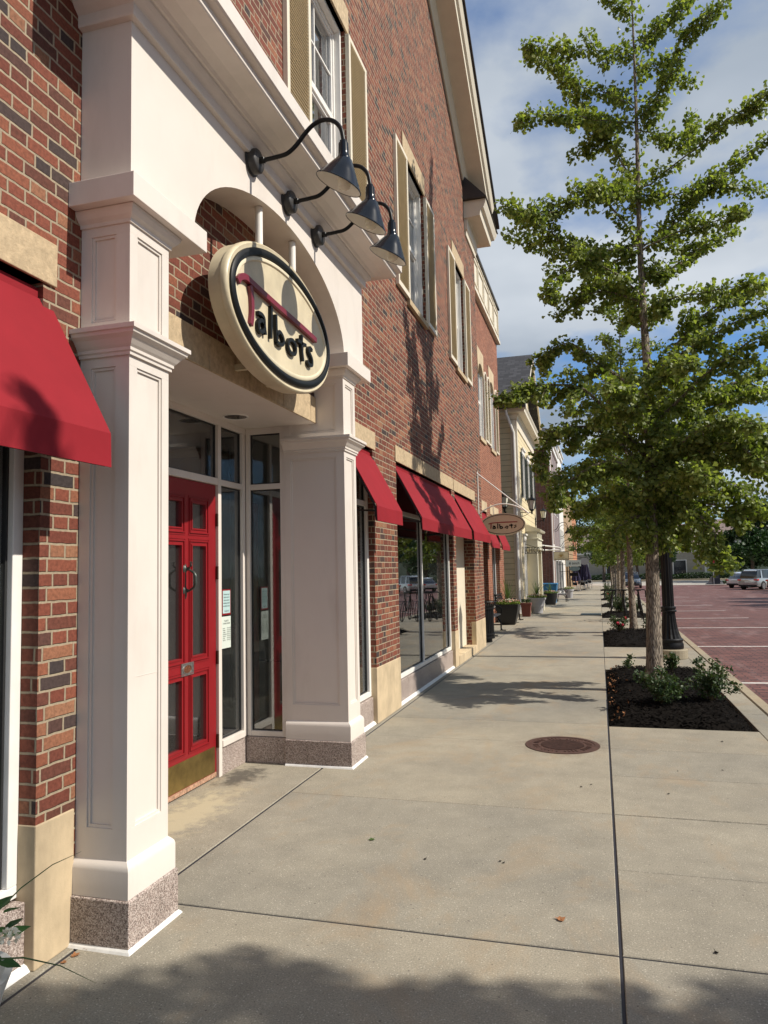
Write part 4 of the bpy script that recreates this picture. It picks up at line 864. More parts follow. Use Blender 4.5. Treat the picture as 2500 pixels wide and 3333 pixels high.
# ------------------------------------------------------------------ yellow clapboard house
HX = -2.72; H0, H1 = 27.2, 34.6; HE = 7.55; HR = 10.45; HM = 30.9
yh = thing('yellow_house', 'yellow clapboard shop house with steep grey shingle roof and dark green shutters', 'building', (-3, 31, 0))
hw = [(28.75, 29.65), (30.87, 31.77), (33.07, 33.97)]
mb = MB(); wallX(mb, HX, H0, H1, -.25, HE, [(a, b, 4.35, 6.05, .08) for a, b in hw] + [(28.3, 29.15, .45, 2.72, .08)], .08)
mb.add([(HX, H0 - .2, HE), (HX, HM, HR - .15), (HX, H1 + .2, HE)], [(0, 2, 1)])
mb.quad((-14, H0, -.25), (HX, H0, -.25), (HX, H0, HE), (-14, H0, HE)); mb.quad((HX, H1, -.3), (-14, H1, -.3), (-14, H1, HE), (HX, H1, HE)); mb.build('wall', M['yellow'], yh)
mb = MB(); mb.box(HX - .02, HX + .03, H0 - .03, H0 + .16, -.2, 7.1); mb.box(HX - .22, HX - .02, H0 - .03, H0 - .001, -.2, 7.1); mb.box(HX, HX + .03, H1 - .18, H1 + .01, -.25, 7.1)
mb.box(HX + .001, HX + .035, H0 + .16, H1 - .18, 6.8, 7.12); mb.box(-14, HX - .02, H0 - .034, H0 - .002, 7.12, 7.4); mb.build('trim', M['cream'], yh, bevel=.004)
mb = MB()
cp = [(0, 7.12), (.04, 7.12), (.06, 7.2), (.10, 7.24), (.11, 7.3), (.34, 7.32), (.35, 7.42), (.40, 7.5), (.40, 7.54)]
umould(mb, cp, HX, H0, H1, -14); mb.build('eaves_cornice', M['cream'], yh)
mb = MB(); oy = .48
for s, ya, yb in ((-1, H0 - oy, HM), (1, H1 + oy, HM)):
    mb.loft([[(-14, ya, 7.52), (HX + .42, ya, 7.52), (HX + .42, ya, 7.60), (-14, ya, 7.60)], [(-14, yb, HR), (HX + .42, yb, HR), (HX + .42, yb, HR + .08), (-14, yb, HR + .08)]])
mb.build('roof', M['shingle'], yh)
mb = MB()
for ya in (H0 - oy, H1 + oy): mb.loft([[(HX + .36, ya, 7.35), (HX + .425, ya, 7.35), (HX + .425, ya, 7.53), (HX + .36, ya, 7.53)], [(HX + .36, HM, HR - .17), (HX + .425, HM, HR - .17), (HX + .425, HM, HR + .0), (HX + .36, HM, HR + .0)]])
mb.build('rake_board', M['cream'], yh)
mb = MB(); mb.box(-14, HX + .42, H0 - oy - .11, H0 - oy + .0, 7.42, 7.55); mb.build('gutter', M['gutter'], yh, bevel=.01)
mb = MB(); mb.tube([(HX - .30, H0 - oy - .03, 7.42), (HX - .29, H0 - oy - .0, 7.25), (HX - .10, H0 - .09, 6.6), (HX - .09, H0 - .09, 6.4), (HX - .09, H0 - .09, 0)], .05, 8); mb.build('downspout', M['whitetrim'], yh, smooth=True)
for a, b in hw:
    upper_window(a, b, 4.36, 6.04, HX - .06, yh, muntin=False)
    mb = MB(); mb.box(HX + .002, HX + .05, a - .05, b + .05, 6.06, 6.22); mb.box(HX + .002, HX + .10, a - .12, b + .12, 6.22, 6.28); mb.build('window_head', M['whitetrim'], yh, bevel=.004)
    shutter(a - .46, a - .03, 4.33, 6.06, HX + .004, yh, 'shutter_g', 'shutter_g', pitch=.06); shutter(b + .03, b + .46, 4.33, 6.06, HX + .004, yh, 'shutter_g', 'shutter_g', pitch=.06)
mb = MB(); mb.box(-3.72, -3.38, H0 - .06, H0 - .01, 3.6, 5.9); mb.build('side_shutter', M['shutter_g'], yh, bevel=.01)
upper_window(28.31, 29.14, .46, 2.71, HX - .05, yh, muntin=False)
mb = MB(); mb.box(HX + .002, HX + .05, 28.25, 29.2, 2.73, 2.88); mb.box(HX + .002, HX + .1, 28.2, 29.25, 2.88, 2.94); mb.build('window_head', M['whitetrim'], yh)
# portico of the house
mb = MB(); mb.box(HX + .003, -2.27, 29.42, 31.74, 2.40, 3.05); mb.box(HX + .002, -2.22, 29.37, 31.79, 2.34, 2.40); mb.box(HX + .002, -2.22, 29.37, 31.79, 2.74, 2.79)
rr = [[(HX, 29.32, 3.05), (-2.16, 29.32, 3.05), (-2.12, 29.28, 3.12), (HX, 29.28, 3.36)], [(HX, 31.84, 3.05), (-2.16, 31.84, 3.05), (-2.12, 31.88, 3.12), (HX, 31.88, 3.36)]]; mb.loft(rr)
for y_ in (29.45, 31.4):
    mb.box(-2.70, -2.29, y_, y_ + .30, -.12, 2.34) if y_ < 31 else mb.box(-2.6, -2.29, y_, y_ + .30, -.2, 2.34)
    mb.box(-2.71, -2.25, y_ - .03, y_ + .33, -.3, .12)
for i in range(7): mb.box(-2.268, -2.24, 29.6 + i * .28, 29.68 + i * .28, 2.82, 3.0)
mb.build('portico', M['porch'], yh, bevel=.006)
# letter board hung before the house portico
t = thing('ironwork_sign', 'black ironwork letter sign hung across the cream portico of the yellow house', 'sign', (-2.3, 29.0, 2.6), 'signs hung over the walk')
m = MB(); zc = 2.31; m.box(-2.72, -2.01, 28.99, 29.01, zc - .125, zc - .105); m.box(-2.72, -2.01, 28.99, 29.01, zc + .105, zc + .125); m.sphere((-1.99, 29.0, zc), .03, 8, 6); m.sphere((-1.99, 29.0, zc + .14), .03, 8, 6)
m.tube([(HX, 29.0, zc + .25), (-2.35, 29.0, zc + .12)], .01, 6); m.box(-2.73, -2.71, 28.985, 29.015, zc - .14, zc + .14); m.box(-2.01, -1.99, 28.985, 29.015, zc - .14, zc + .17); m.build('frame', M['black'], t)
text_obj("CHICO'S", .30, M['black'], 'letters', t, lambda x, y, z: (-2.365 + x * 1.0, 29.0 - z, zc + y), .02, sx=.56, spacing=1.02)
# lanterns
def lantern(lab, wall, x, y, z0, s=1.0):
    t = thing('wall_lantern', lab, 'lantern', (x, y, z0), 'black frosted lanterns on the fronts')
    m = MB(); m.lathe([(.09 * s, .10 * s), (.145 * s, .42 * s)], (x, y, z0), 6, cap=True); m.build('glass', M['lanternglass'], t)
    m = MB()
    for k in range(6):
        a = 2 * PI * k / 6; m.tube([(x + .092 * s * math.cos(a), y + .092 * s * math.sin(a), z0 + .10 * s), (x + .148 * s * math.cos(a), y + .148 * s * math.sin(a), z0 + .42 * s)], .009 * s, 4)
    m.lathe([(.165 * s, .42 * s), (.165 * s, .44 * s), (.10 * s, .50 * s), (.03 * s, .545 * s), (.02 * s, .58 * s), (.025 * s, .60 * s), (.003, .64 * s)], (x, y, z0), 12); m.lathe([(.004, -.08 * s), (.03 * s, -.05 * s), (.03 * s, .02 * s), (.10 * s, .10 * s)], (x, y, z0), 12); m.build('cage', M['black'], t)
    m = MB(); m.tube([wall, (x, y, z0 - .01)], .014 * s, 6); w_ = Vector(wall); p_ = Vector((x, y, z0)); mid = (w_ + p_) / 2
    m.tube([(wall[0], wall[1], wall[2] - .16), (mid.x, mid.y, z0 - .10), (x - (x - wall[0]) * .25, y - (y - wall[1]) * .25, z0 - .02)], .010 * s, 6); m.box(wall[0] - .02, wall[0] + .02, wall[1] - .03, wall[1] + .03, wall[2] - .18, wall[2] + .16); m.build('bracket', M['black'], t)
lantern('black lantern on the near corner of the yellow house, nearest the walk', (HX + .02, 27.3, 3.66), -2.27, 27.3, 3.66, 1.02)
lantern('black lantern at the far corner of the yellow house, half behind leaves', (HX + .02, 34.3, 3.72), -2.34, 34.3, 3.78, .95)
lantern('black lantern in the shaded gap beside the yellow house, behind the white sign bracket', (-3.2, 27.16, 3.55), -3.2, 26.8, 3.75, 1.1)
t = thing('number_plaque', 'small black plaque in a pale frame below the shaded lantern on the yellow house', 'plaque', (-3.2, 27.1, 3.2)); m = MB(); m.box(-3.42, -3.04, 27.12, 27.17, 2.98, 3.40); m.build('backing', M['cream'], t)
m = MB(); m.box(-3.37, -3.09, 27.105, 27.12, 3.03, 3.35); m.build('plate', M['black'], t); m = MB(); ribbon(m, smooth2([(-3.28, 3.09), (-3.20, 3.16), (-3.27, 3.22), (-3.20, 3.29)], 4), .03, lambda p, q: (p[0], q, p[1]), 27.10, 27.106); m.build('figure', M['paper'], t)

# ------------------------------------------------------------------ buildings farther down, front line scaled about the camera
b4 = thing('brown_brick_building', 'brown brick building with deep white cornice beyond the yellow house', 'building', (-3, 49, 0))
BX = -2.83; mb = MB(); mb.quad((-14, 47.9, -.6), (BX, 47.9, -.6), (BX, 47.9, 9.3), (-14, 47.9, 9.3)); wallX(mb, BX, 47.9, 51.0, -.6, 9.3, [(48.7, 49.9, 5.4, 7.6, .1), (48.5, 50.3, .1, 2.6, .12)], .1); mb.build('wall', M['brick_d'], b4)
mb = MB(); umould(mb, [(0, 9.2), (.04, 9.2), (.05, 9.75), (.12, 9.85), (.5, 9.95), (.5, 10.15), (.55, 10.22)], BX, 47.9, 51.0, -14); mb.box(BX - .1, BX + .02, 47.88, 48.1, 8.6, 9.2); mb.build('cornice', M['whitetrim'], b4)
mb = MB(); mb.add([(-14, 47.3, 10.22), (BX + .6, 47.3, 10.22), (BX + .6, 51.6, 10.22), (-14, 51.6, 10.22), (-14, 49.4, 11.3), (-5, 49.4, 11.3)], [(0, 1, 5, 4), (1, 2, 5), (2, 3, 4, 5)]); mb.build('roof', M['shingle'], b4)
mb = MB(); mb.tube([(BX + .06, 48.05, 9.2), (BX + .06, 48.05, -.4)], .06, 8); mb.box(BX + .001, BX + .05, 48.4, 50.4, 2.6, 3.1); mb.box(BX + .001, BX + .04, 50.75, 50.99, -.4, 9.2); mb.build('white_trim', M['whitetrim'], b4)
upper_window(48.72, 49.88, 5.42, 7.58, BX - .08, b4); shopwin(48.52, 50.28, BX - .1, [], b4, .1, 2.6, 2.2)
def plain_front(name, lab, y0, y1, z1, x, wmat, tmat, wins, z0=-.9, extra=None, roof=None):
    b = thing(name, lab, 'building', (x, (y0 + y1) / 2, 0)); m = MB(); wallX(m, x, y0, y1, z0, z1, [(w[0], w[1], w[2], w[3], .1) for w in wins], .1)
    m.quad((-14, y0, z0), (x, y0, z0), (x, y0, z1), (-14, y0, z1)); m.build('wall', M[wmat], b)
    for w in wins:
        f = MB(); frameX(f, x - .09, x + .03, w[0], w[1], w[2], w[3], .07); wo = f.build('window', M[tmat], b); g = MB(); g.box(x - .06, x - .05, w[0] + .07, w[1] - .07, w[2] + .07, w[3] - .07); g.build('pane', M['carglass'], wo)
    m = MB(); m.box(x - .1, x + .12, y0 - .02, y1 + .02, z1, z1 + .35); m.box(x - .1, x + .22, y0 - .04, y1 + .04, z1 + .35, z1 + .45); m.build('cornice', M[tmat], b)
    if extra:
        m = MB()
        for q in extra: m.box(*q)
        m.build('trim_boards', M[tmat], b)
    return b
plain_front('grey_brick_building', 'washed grey brick front between the brown brick and white buildings', 51.0, 58.4, 9.6, -2.83, 'brick_g', 'whitetrim', [(52.2, 53.4, 5.2, 7.4), (55, 56.2, 5.2, 7.4), (51.8, 54.6, -.3, 2.1), (55.4, 58.0, -.3, 2.1)], extra=[(-2.829, -2.77, 57.9, 58.39, -.8, 9.6)])
plain_front('white_building', 'tall white front partly hidden by the street trees', 58.4, 66.2, 10.6, -2.83, 'whitetrim', 'whitetrim', [(59.2, 60.0, 2.9, 4.6), (61.4, 62.2, 2.9, 4.6), (63.6, 64.4, 2.9, 4.6), (59.2, 60.0, 6.2, 8.4), (61.4, 62.2, 6.2, 8.4), (63.6, 64.4, 6.2, 8.4), (59, 62, -.4, 2.0)])
plain_front('timber_front_building', 'tan board fronted building with tall dark slots past the white front', 66.2, 88, 8.6, -2.83, 'tanboard', 'tanboard', [(68, 71, -.5, 2.2), (74, 77, -.5, 2.2), (81, 84, -.5, 2.2)])
plain_front('orange_corner_building', 'orange brick corner building at the far end of the row', 88.02, 104, 8.2, -2.83, 'orangewall', 'gutter', [(91, 93, 3, 5), (97, 99, 3, 5), (91, 95, -.5, 2.2)])
# ---- end of the view
def siding_house(name, lab, x0, x1, y, z1, ridge, wmat, wins, roofmat='roofb', corner=True):
    b = thing(name, lab, 'building', ((x0 + x1) / 2, y, 0)); m = MB(); z0 = -.75
    for a, c, d, e in rect_cells(x0, x1, z0, z1, wins): m.quad((c, y, d), (a, y, d), (a, y, e), (c, y, e)) if False else m.quad((a, y, d), (c, y, d), (c, y, e), (a, y, e))
    m.quad((x0, y + 12, z0), (x0, y, z0), (x0, y, z1), (x0, y + 12, z1)); m.build('wall', M[wmat], b)
    for w in wins:
        f = MB(); frameY(f, y - .05, y + .08, w[0], w[1], w[2], w[3], .12); wo = f.build('window', M['whitetrim'], b); g = MB(); g.box(w[0] + .12, w[1] - .12, y + .0, y + .03, w[2] + .12, w[3] - .12); g.build('pane', M['carglass'], wo)
    m = MB(); m.loft([[(x0 - .5, y - .6, z1 - .05), (x1 + .5, y - .6, z1 - .05), (x1 + .5, y - .6, z1 + .15), (x0 - .5, y - .6, z1 + .15)], [(x0 - .5, y + 6, ridge), (x1 + .5, y + 6, ridge), (x1 + .5, y + 6, ridge + .15), (x0 - .5, y + 6, ridge + .15)]]); m.build('roof', M['roofb'], b)
    m = MB(); m.box(x0 - .02, x0 + .3, y - .03, y + .1, z0, z1); m.box(x1 - .3, x1, y - .03, y + .1, z0, z1); m.box(x0, x1, y - .035, y - .001, z1 - .9, z1 - .6); m.build('trim', M['whitetrim'], b); return b
M['roofb'] = simple('brown mauve shingles', (.20, .145, .13), .9, var=.2, scale=2)
siding_house('beige_end_building', 'long beige building with white framed windows closing the view behind the trees', -12, 15.6, 121, 4.2, 7.8, 'beige', [(-3.6, -1.6, -.2, 2.4), (1.0, 3.0, -.2, 2.4), (8.2, 10.2, -.4, 2.2), (10.8, 12.8, -.4, 2.2)])
siding_house('green_end_building', 'sage green clapboard building behind the stop sign', 16.4, 44, 126, 5.6, 8.6, 'green', [(18.2, 19.6, 2.7, 4.7), (23, 24.4, 2.7, 4.7), (29, 32, -.3, 2.2)])

# ------------------------------------------------------------------ signs farther down the walk
def rect_sign(name, lab, x0, x1, y, z0, z1, txt=None, mat='paper', size=.2, edge=True):
    t = thing(name, lab, 'sign', ((x0 + x1) / 2, y, z0), 'signs hung over the walk'); m = MB(); m.box(x0, x1, y, y + .05, z0, z1); m.build('board', M[mat], t)
    if edge: m = MB(); frameY(m, y - .012, y - .0005, x0, x1, z0, z1, .022); m.build('edge', M['black'], t)
    m = MB(); m.tube([(-2.8, y + .02, z1 + .12), (x1 + .05, y + .02, z1 + .12)], .018, 6); m.tube([(x0 + .1, y + .02, z1 + .12), (x0 + .1, y + .02, z1)], .008, 4); m.tube([(x1 - .1, y + .02, z1 + .12), (x1 - .1, y + .02, z1)], .008, 4); m.build('bracket', M['black'], t)
    if txt: text_obj(txt, size, M['ink'], 'lettering', t, lambda x, yy, z: ((x0 + x1) / 2 + x, y - .003, (z0 + z1) / 2 + yy), .004, sx=.9)
    return t
t = thing('crest_sign', 'cream rectangular sign with a gold crest and a line of small letters', 'sign', (-1.52, 32.0, 2.1), 'signs hung over the walk'); cxx = -1.52
m = MB(); m.box(-1.83, -1.21, 32.0, 32.04, 1.92, 2.29); m.build('board', M['signcream'], t); m = MB(); frameY(m, 31.988, 31.9995, -1.83, -1.21, 1.92, 2.29, .016); m.build('edge', M['black'], t)
m = MB(); m.tube([(-2.28, 31.7, 2.56), (-1.60, 32.02, 2.46), (-1.52, 32.02, 2.44), (-1.50, 32.02, 2.38), (-1.56, 32.02, 2.36), (-2.0, 31.9, 2.36), (-2.28, 31.7, 2.36)], .030, 8); m.build('arm', M['whitetrim'], t, smooth=True)
m = MB(); m.tube([(-1.52, 32.02, 2.44), (-1.05, 32.02, 2.44)], .014, 6); m.tube([(-1.74, 32.02, 2.38), (-1.74, 32.02, 2.29)], .008, 4); m.tube([(-1.30, 32.02, 2.44), (-1.30, 32.02, 2.29)], .008, 4); m.build('hanger', M['black'], t)
gold = simple('gold crest', (.34, .22, .06), .5, bmp=0); m = MB()
for i in range(9):
    a = PI * (i + .5) / 9; ribbon(m, [(cxx + .05 * math.cos(a), 2.10 + .04 * math.sin(a)), (cxx + .12 * math.cos(a), 2.10 + .12 * math.sin(a))], .010, lambda p, q: (p[0], q, p[1]), 31.99, 31.999)
m.box(cxx - .045, cxx + .045, 31.99, 31.999, 2.07, 2.135); m.box(cxx - .14, cxx + .14, 31.99, 31.999, 2.04, 2.052); m.build('crest', gold, t)
text_obj("SOUTH & PEAR & GIFTS", .052, M['inkg'], 'small_letters', t, lambda x, y, z: (cxx + x, 31.994, 1.975 + y), .004, sx=.95)
t = rect_sign('script_sign', 'white rectangular sign with black script, below and beyond the crest sign', -2.20, -1.18, 52.0, 1.62, 2.05, None, 'paper', edge=False)
text_obj("& birch", .24, M['ink'], 'lettering', t, lambda x, y, z: (-1.62 + x + .2 * y, 51.985, 1.83 + y), .004)
t = thing('round_hanging_sign', 'grey teal half oval sign hung under the white script sign', 'sign', (-1.7, 54, 1.4), 'signs hung over the walk'); m = MB(); m.prism([(-1.68 + .38 * math.cos(2 * PI * i / 28), 1.46 + .17 * math.sin(2 * PI * i / 28)) for i in range(28)], lambda p, q: (p[0], q, p[1]), 53.97, 54.02); m.build('board', simple('pale teal sign', (.20, .27, .27), .6), t)
m = MB(); m.tube([(-2.8, 54.0, 1.75), (-1.25, 54.0, 1.75)], .018, 6); m.tube([(-1.9, 54, 1.75), (-1.9, 54, 1.6)], .01, 4); m.tube([(-1.45, 54, 1.75), (-1.45, 54, 1.6)], .01, 4); m.build('bracket', M['black'], t)
rect_sign('black_board_sign', 'small black board hung lowest under the teal oval sign', -2.05, -1.48, 55.5, .92, 1.15, None, 'black')
t = thing('disc_sign', 'grey round sign hung from a tall curved bracket farthest down the walk', 'sign', (-1.0, 60, 2), 'signs hung over the walk'); m = MB(); m.prism([(-1.08 + .34 * math.cos(2 * PI * i / 24), 1.98 + .26 * math.sin(2 * PI * i / 24)) for i in range(24)], lambda p, q: (p[0], q, p[1]), 59.97, 60.02); m.build('board', M['greypot'], t)
m = MB(); m.tube([(-2.8, 60, 2.75), (-1.3, 60, 2.3), (-.8, 60, 2.28)], .02, 6); m.build('bracket', M['black'], t)
def far_goose(lab, x, y, z, r, mat='black', s=1.0):
    t = thing('curved_arm_lamp', lab, 'wall lamp', (x, y, z), 'curved arm lamps down the walk'); m = MB()
    m.tube(smooth2([(x, y, z), (x + .25 * r, y, z + .05), (x + .5 * r, y, z + .42), (x + .85 * r, y, z + .46), (x + r, y, z + .12)], 4), .022 * s, 6); m.tube(smooth2([(x, y, z - .12), (x + .3 * r, y, z - .06), (x + .55 * r, y, z + .26), (x + .8 * r, y, z + .30), (x + .98 * r, y, z + .05)], 4), .014 * s, 6); m.build('arm', M[mat], t)
    m = MB(); m.lathe([(.05, .14), (.07, 0), (.24, -.20), (.25, -.24)], (x + r, y, z), 14); m.build('shade', M[mat], t)
far_goose('nearest black curved arm lamp beyond the brown brick wall', -2.83, 49.2, 4.0, 1.0)
far_goose('second black curved arm lamp, on the white front', -2.83, 58.5, 3.9, 1.1)
far_goose('small black lamp low over the white script sign', -2.83, 53.5, 3.0, 1.15, s=.8)
far_goose('tall pole arm lamp over the grey round sign', -2.83, 64, 3.3, 2.2, s=.9)

# ------------------------------------------------------------------ street furniture
def bench(lab, x, y, L, rz=0):
    t = thing('park_bench', lab, 'bench', (0, 0, 0), 'black iron benches along the walk')
    s = MB()
    for i in range(6): s.box(-.22 + i * .078, -.22 + i * .078 + .062, -L / 2, L / 2, .435 - abs(i - 2.5) * .003, .46 - abs(i - 2.5) * .003)
    s.build('seat', simple('grey seat slats', (.26, .25, .24), .6), t, bevel=.003)
    s = MB()
    for i in range(5): z = .50 + i * .078; xx = -.25 - i * .022; s.box(xx, xx + .025, -L / 2, L / 2, z, z + .062)
    s.build('backrest', M['black'], t, bevel=.003)
    for sy in (-1, 1):
        f = MB(); yy = sy * (L / 2 - .03)
        f.tube(smooth2([(.27, yy, .0), (.235, yy, .06), (.235, yy, .18), (.19, yy, .30), (.10, yy, .38), (-.08, yy, .41), (-.24, yy, .43)], 3), .022, 6); f.box(.20, .36, yy - .025, yy + .025, 0, .025); f.box(-.40, -.24, yy - .025, yy + .025, 0, .025)
        f.tube(smooth2([(-.32, yy, .0), (-.28, yy, .1), (-.25, yy, .3), (-.25, yy, .45), (-.32, yy, .70), (-.37, yy, .88)], 3), .022, 6)
        f.tube(smooth2([(-.29, yy, .60), (-.15, yy, .68), (.10, yy, .68), (.25, yy, .60), (.25, yy, .47), (.20, yy, .44)], 4), .018, 6)
        f.tube([(.06 + .07 * math.cos(a), yy, .55 + .06 * math.sin(a)) for a in [2 * PI * i / 12 for i in range(13)]], .010, 5, cap=False); f.build('end_frame', M['black'], t)
    return place(t, (x, y, gz(y)), rz)
bench('near black iron bench with grey slats, between the trash can and the big black planter', -2.82, 19.2, 1.7)
bench('black iron bench behind the big black planter, only its front legs clear', -2.78, 23.7, 1.4)
bench('far black iron bench between the black tub planter and the grey pot planter', -2.08, 43.2, 1.5)
def trash_can(x, y):
    t = thing('trash_can', 'black slatted steel trash can against the corner of the brick pier', 'trash can', (x, y, 0))
    m = MB(); m.lathe([(.20, 0), (.20, .085), (.262, .086), (.262, .13), (.25, .135)], (x, y, 0), 28); m.build('base', M['black'], t, smooth=True)
    m = MB(); m.lathe([(.225, .12), (.225, .84)], (x, y, 0), 24); m.build('liner', simple('black liner', (.008, .008, .009), .7), t)
    for i in range(30):
        a = 2 * PI * i / 30; c, s_ = math.cos(a), math.sin(a); m = MB() if i == 0 else m
        pts = [(.245, .12), (.245, .70), (.252, .78), (.285, .86), (.325, .915)]; w = .017
        rings = [[(x + r * c - w * s_, y + r * s_ + w * c, z), (x + r * c + w * s_, y + r * s_ - w * c, z), (x + (r - .008) * c + w * s_, y + (r - .008) * s_ - w * c, z), (x + (r - .008) * c - w * s_, y + (r - .008) * s_ + w * c, z)] for r, z in pts]; m.loft(rings)
    m.build('slats', M['black'], t)
    m = MB(); ringp = [(x + .328 * math.cos(2 * PI * i / 28), y + .328 * math.sin(2 * PI * i / 28), .915) for i in range(29)]; m.tube(ringp, .012, 6, cap=False)
    m.build('rim', M['black'], t)
    for z in (.16, .74): m = MB(); m.lathe([(.256, z), (.262, z + .004), (.262, z + .04), (.256, z + .044)], (x, y, 0), 28, cap=False); m.build('hoop', M['black'], t)
trash_can(-2.60, 16.98)
rnd = random.Random(5)
def tuft(m, x, y, z, n, L, w=.012, rnd=rnd, spread=.9):
    for i in range(n):
        a = rnd.uniform(0, 2 * PI); lean = rnd.uniform(.1, spread); l = L * rnd.uniform(.6, 1.05); dx_, dy_ = math.cos(a), math.sin(a)
        pts = [(x + dx_ * l * lean * t * (.4 + .6 * t), y + dy_ * l * lean * t * (.4 + .6 * t), z + l * t * (1 - .28 * lean * t)) for t in (0, .33, .66, 1)]
        px, py = -dy_, dx_; ws = [w, w * .9, w * .6, w * .1]
        m.add([(p[0] + px * q * s, p[1] + py * q * s, p[2]) for p, q in zip(pts, ws) for s in (-1, 1)], [(0, 1, 3, 2), (2, 3, 5, 4), (4, 5, 7, 6)])
def leafquad(m, c, s, rnd, tip=True):
    n = Vector((rnd.gauss(0, 1), rnd.gauss(0, 1), rnd.gauss(.5, 1))).normalized(); u = n.orthogonal().normalized(); u.rotate(Matrix.Rotation(rnd.uniform(0, 6.28), 3, n)); v = n.cross(u); c = Vector(c)
    m.add([c - u * s * .5, c + v * s * .33 + n * s * .06, c + u * s * .6, c - v * s * .33 + n * s * .06], [(0, 1, 2, 3)])
def flowers(t, x, y, z, rx, ry, n, cols, rnd, s=.05):
    lf = MB()
    for i in range(n * 5):
        a, r = rnd.uniform(0, 2 * PI), math.sqrt(rnd.random()); leafquad(lf, (x + rx * r * math.cos(a), y + ry * r * math.sin(a), z + rnd.uniform(-.04, .12) * (1.3 - r)), s * 1.1, rnd)
    lf.build('foliage', M['leaf2'], t)
    for k, c in enumerate(cols):
        f = MB()
        for i in range(n // len(cols)):
            a, r = rnd.uniform(0, 2 * PI), math.sqrt(rnd.random()); c_ = (x + rx * r * math.cos(a), y + ry * r * math.sin(a), z + .06 + rnd.uniform(0, .08) * (1.3 - r))
            for q in range(3): leafquad(f, (c_[0] + rnd.gauss(0, .008), c_[1] + rnd.gauss(0, .008), c_[2] + rnd.gauss(0, .006)), s * .75, rnd)
        f.build('flowers', M[c], t)
def planter(lab, x, y, shape, prof, mat, top, n, spike, fl, sq=False):
    z0 = gz(y); t = thing('planter', lab, 'planter', (x, y, z0), 'planters along the walk'); m = MB()
    if sq: m.loft([[(x + sx_ * r, y + sy_ * r, z0 + z) for sx_, sy_ in ((-1, -1), (1, -1), (1, 1), (-1, 1))] for r, z in prof])
    else: m.lathe(prof, (x, y, z0), 26)
    m.build('pot', M[mat], t, bevel=.008 if sq else 0, smooth=not sq)
    r = prof[-3][0] * .95; zt = z0 + top
    sm = MB(); (sm.box(x - r, x + r, y - r, y + r, zt - .08, zt - .02) if sq else sm.lathe([(r, -.06), (r, -.02)], (x, y, zt), 20)); sm.build('soil', M['mulch'], t)
    flowers(t, x, y, zt + .02, r * 1.15, r * 1.15, n, fl, rnd)
    if spike: q = MB(); tuft(q, x, y, zt - .02, spike[0], spike[1]); q.build('spike_leaves', M['grassblade'], t)
    return t
planter('big square black planter with spiky leaves and white and pink flowers, nearest of the planters', -2.64, 22.15, 1, [(.20, 0), (.225, .08), (.275, .28), (.315, .46), (.335, .60), (.315, .60), (.31, .53)], 'charcoal', .60, 150, (34, .95), ['petal_w', 'petal_p'], True)
planter('ribbed pale grey pot planter with pinkish flowers before the yellow house', -2.34, 28.95, 1, [(.20, 0), (.22, .04), (.21, .05), (.25, .26), (.27, .27), (.27, .31), (.28, .34), (.31, .52), (.34, .53), (.34, .60), (.31, .60), (.30, .55)], 'greypot', .60, 80, (30, .85), ['petal_p', 'petal_w'])
planter('round black tub planter with white flowers at the end of the cream portico', -2.40, 37.8, 1, [(.24, 0), (.32, .3), (.36, .58), (.34, .58), (.33, .5)], 'charcoal', .58, 70, (24, .65), ['petal_w', 'petal_p'])
planter('small grey bucket pot with pale yellow flowers, beyond the far bench', -1.95, 49.6, 1, [(.21, 0), (.27, .45), (.31, .46), (.32, .60), (.29, .60), (.28, .52)], 'greypot', .60, 60, None, ['petal_w'])
t = thing('terracotta_planter', 'square brick red planter half hidden behind the big black planter', 'planter', (-2.62, 27.0, 0)); m = MB(); m.loft([[(-2.53 + a * r, 26.6 + b * r, z + gz(28)) for a, b in ((-1, -1), (1, -1), (1, 1), (-1, 1))] for r, z in ((.13, 0), (.17, .42), (.19, .43), (.19, .50), (.16, .50))]); m.build('pot', M['terracotta'], t, bevel=.006); lf = MB()
for i in range(160): leafquad(lf, (-2.53 + rnd.uniform(-.15, .15), 26.6 + rnd.uniform(-.15, .15), .44 + rnd.uniform(0, .10)), .06, rnd)
lf.build('foliage', M['leaf_rose'], t)
t = thing('recycling_bin', 'blue plastic bin standing behind the black tub planter', 'bin', (-2.9, 40.5, gz(40))); z0 = gz(40.5); m = MB(); m.loft([[(-2.60 + a * r, 40.5 + b * r, z0 + z) for a, b in ((-1, -1), (1, -1), (1, 1), (-1, 1))] for r, z in ((.34, 0), (.42, .95))]); m.build('body', M['bluebin'], t, bevel=.02); m = MB(); m.box(-3.05, -2.15, 40.05, 40.95, z0 + .95, z0 + 1.05); m.build('lid', M['bluebin'], t, bevel=.03)
# bottom left corner pot
t = thing('white_urn', 'white urn with dark leaves and white flowers at the left edge', 'planter', (-2.18, 2.0, 0)); m = MB(); m.lathe([(.13, 0), (.15, .04), (.12, .07), (.15, .17), (.19, .32), (.215, .385), (.19, .385), (.18, .33)], (-2.13, 2.02, 0), 26); m.build('pot', M['enamel'], t, smooth=True)
lf = MB(); fl_ = MB()
def bigleaf(m, c, d_, s, rnd):
    d_ = Vector(d_).normalized(); n = Vector((rnd.gauss(0, .3), rnd.gauss(0, .3), 1)); v = d_.cross(n).normalized(); n = v.cross(d_); c = Vector(c); P = [(0, 0), (.25, .2), (.55, .27), (.85, .12), (1.05, 0), (.85, -.12), (.55, -.27), (.25, -.2)]
    m.add([c + d_ * a * s + v * b * s + n * (-.18 * a * a * s + .1 * abs(b) * s) for a, b in P] + [c + d_ * .5 * s - n * .045 * s], [(8, i, (i + 1) % 8) for i in range(8)])
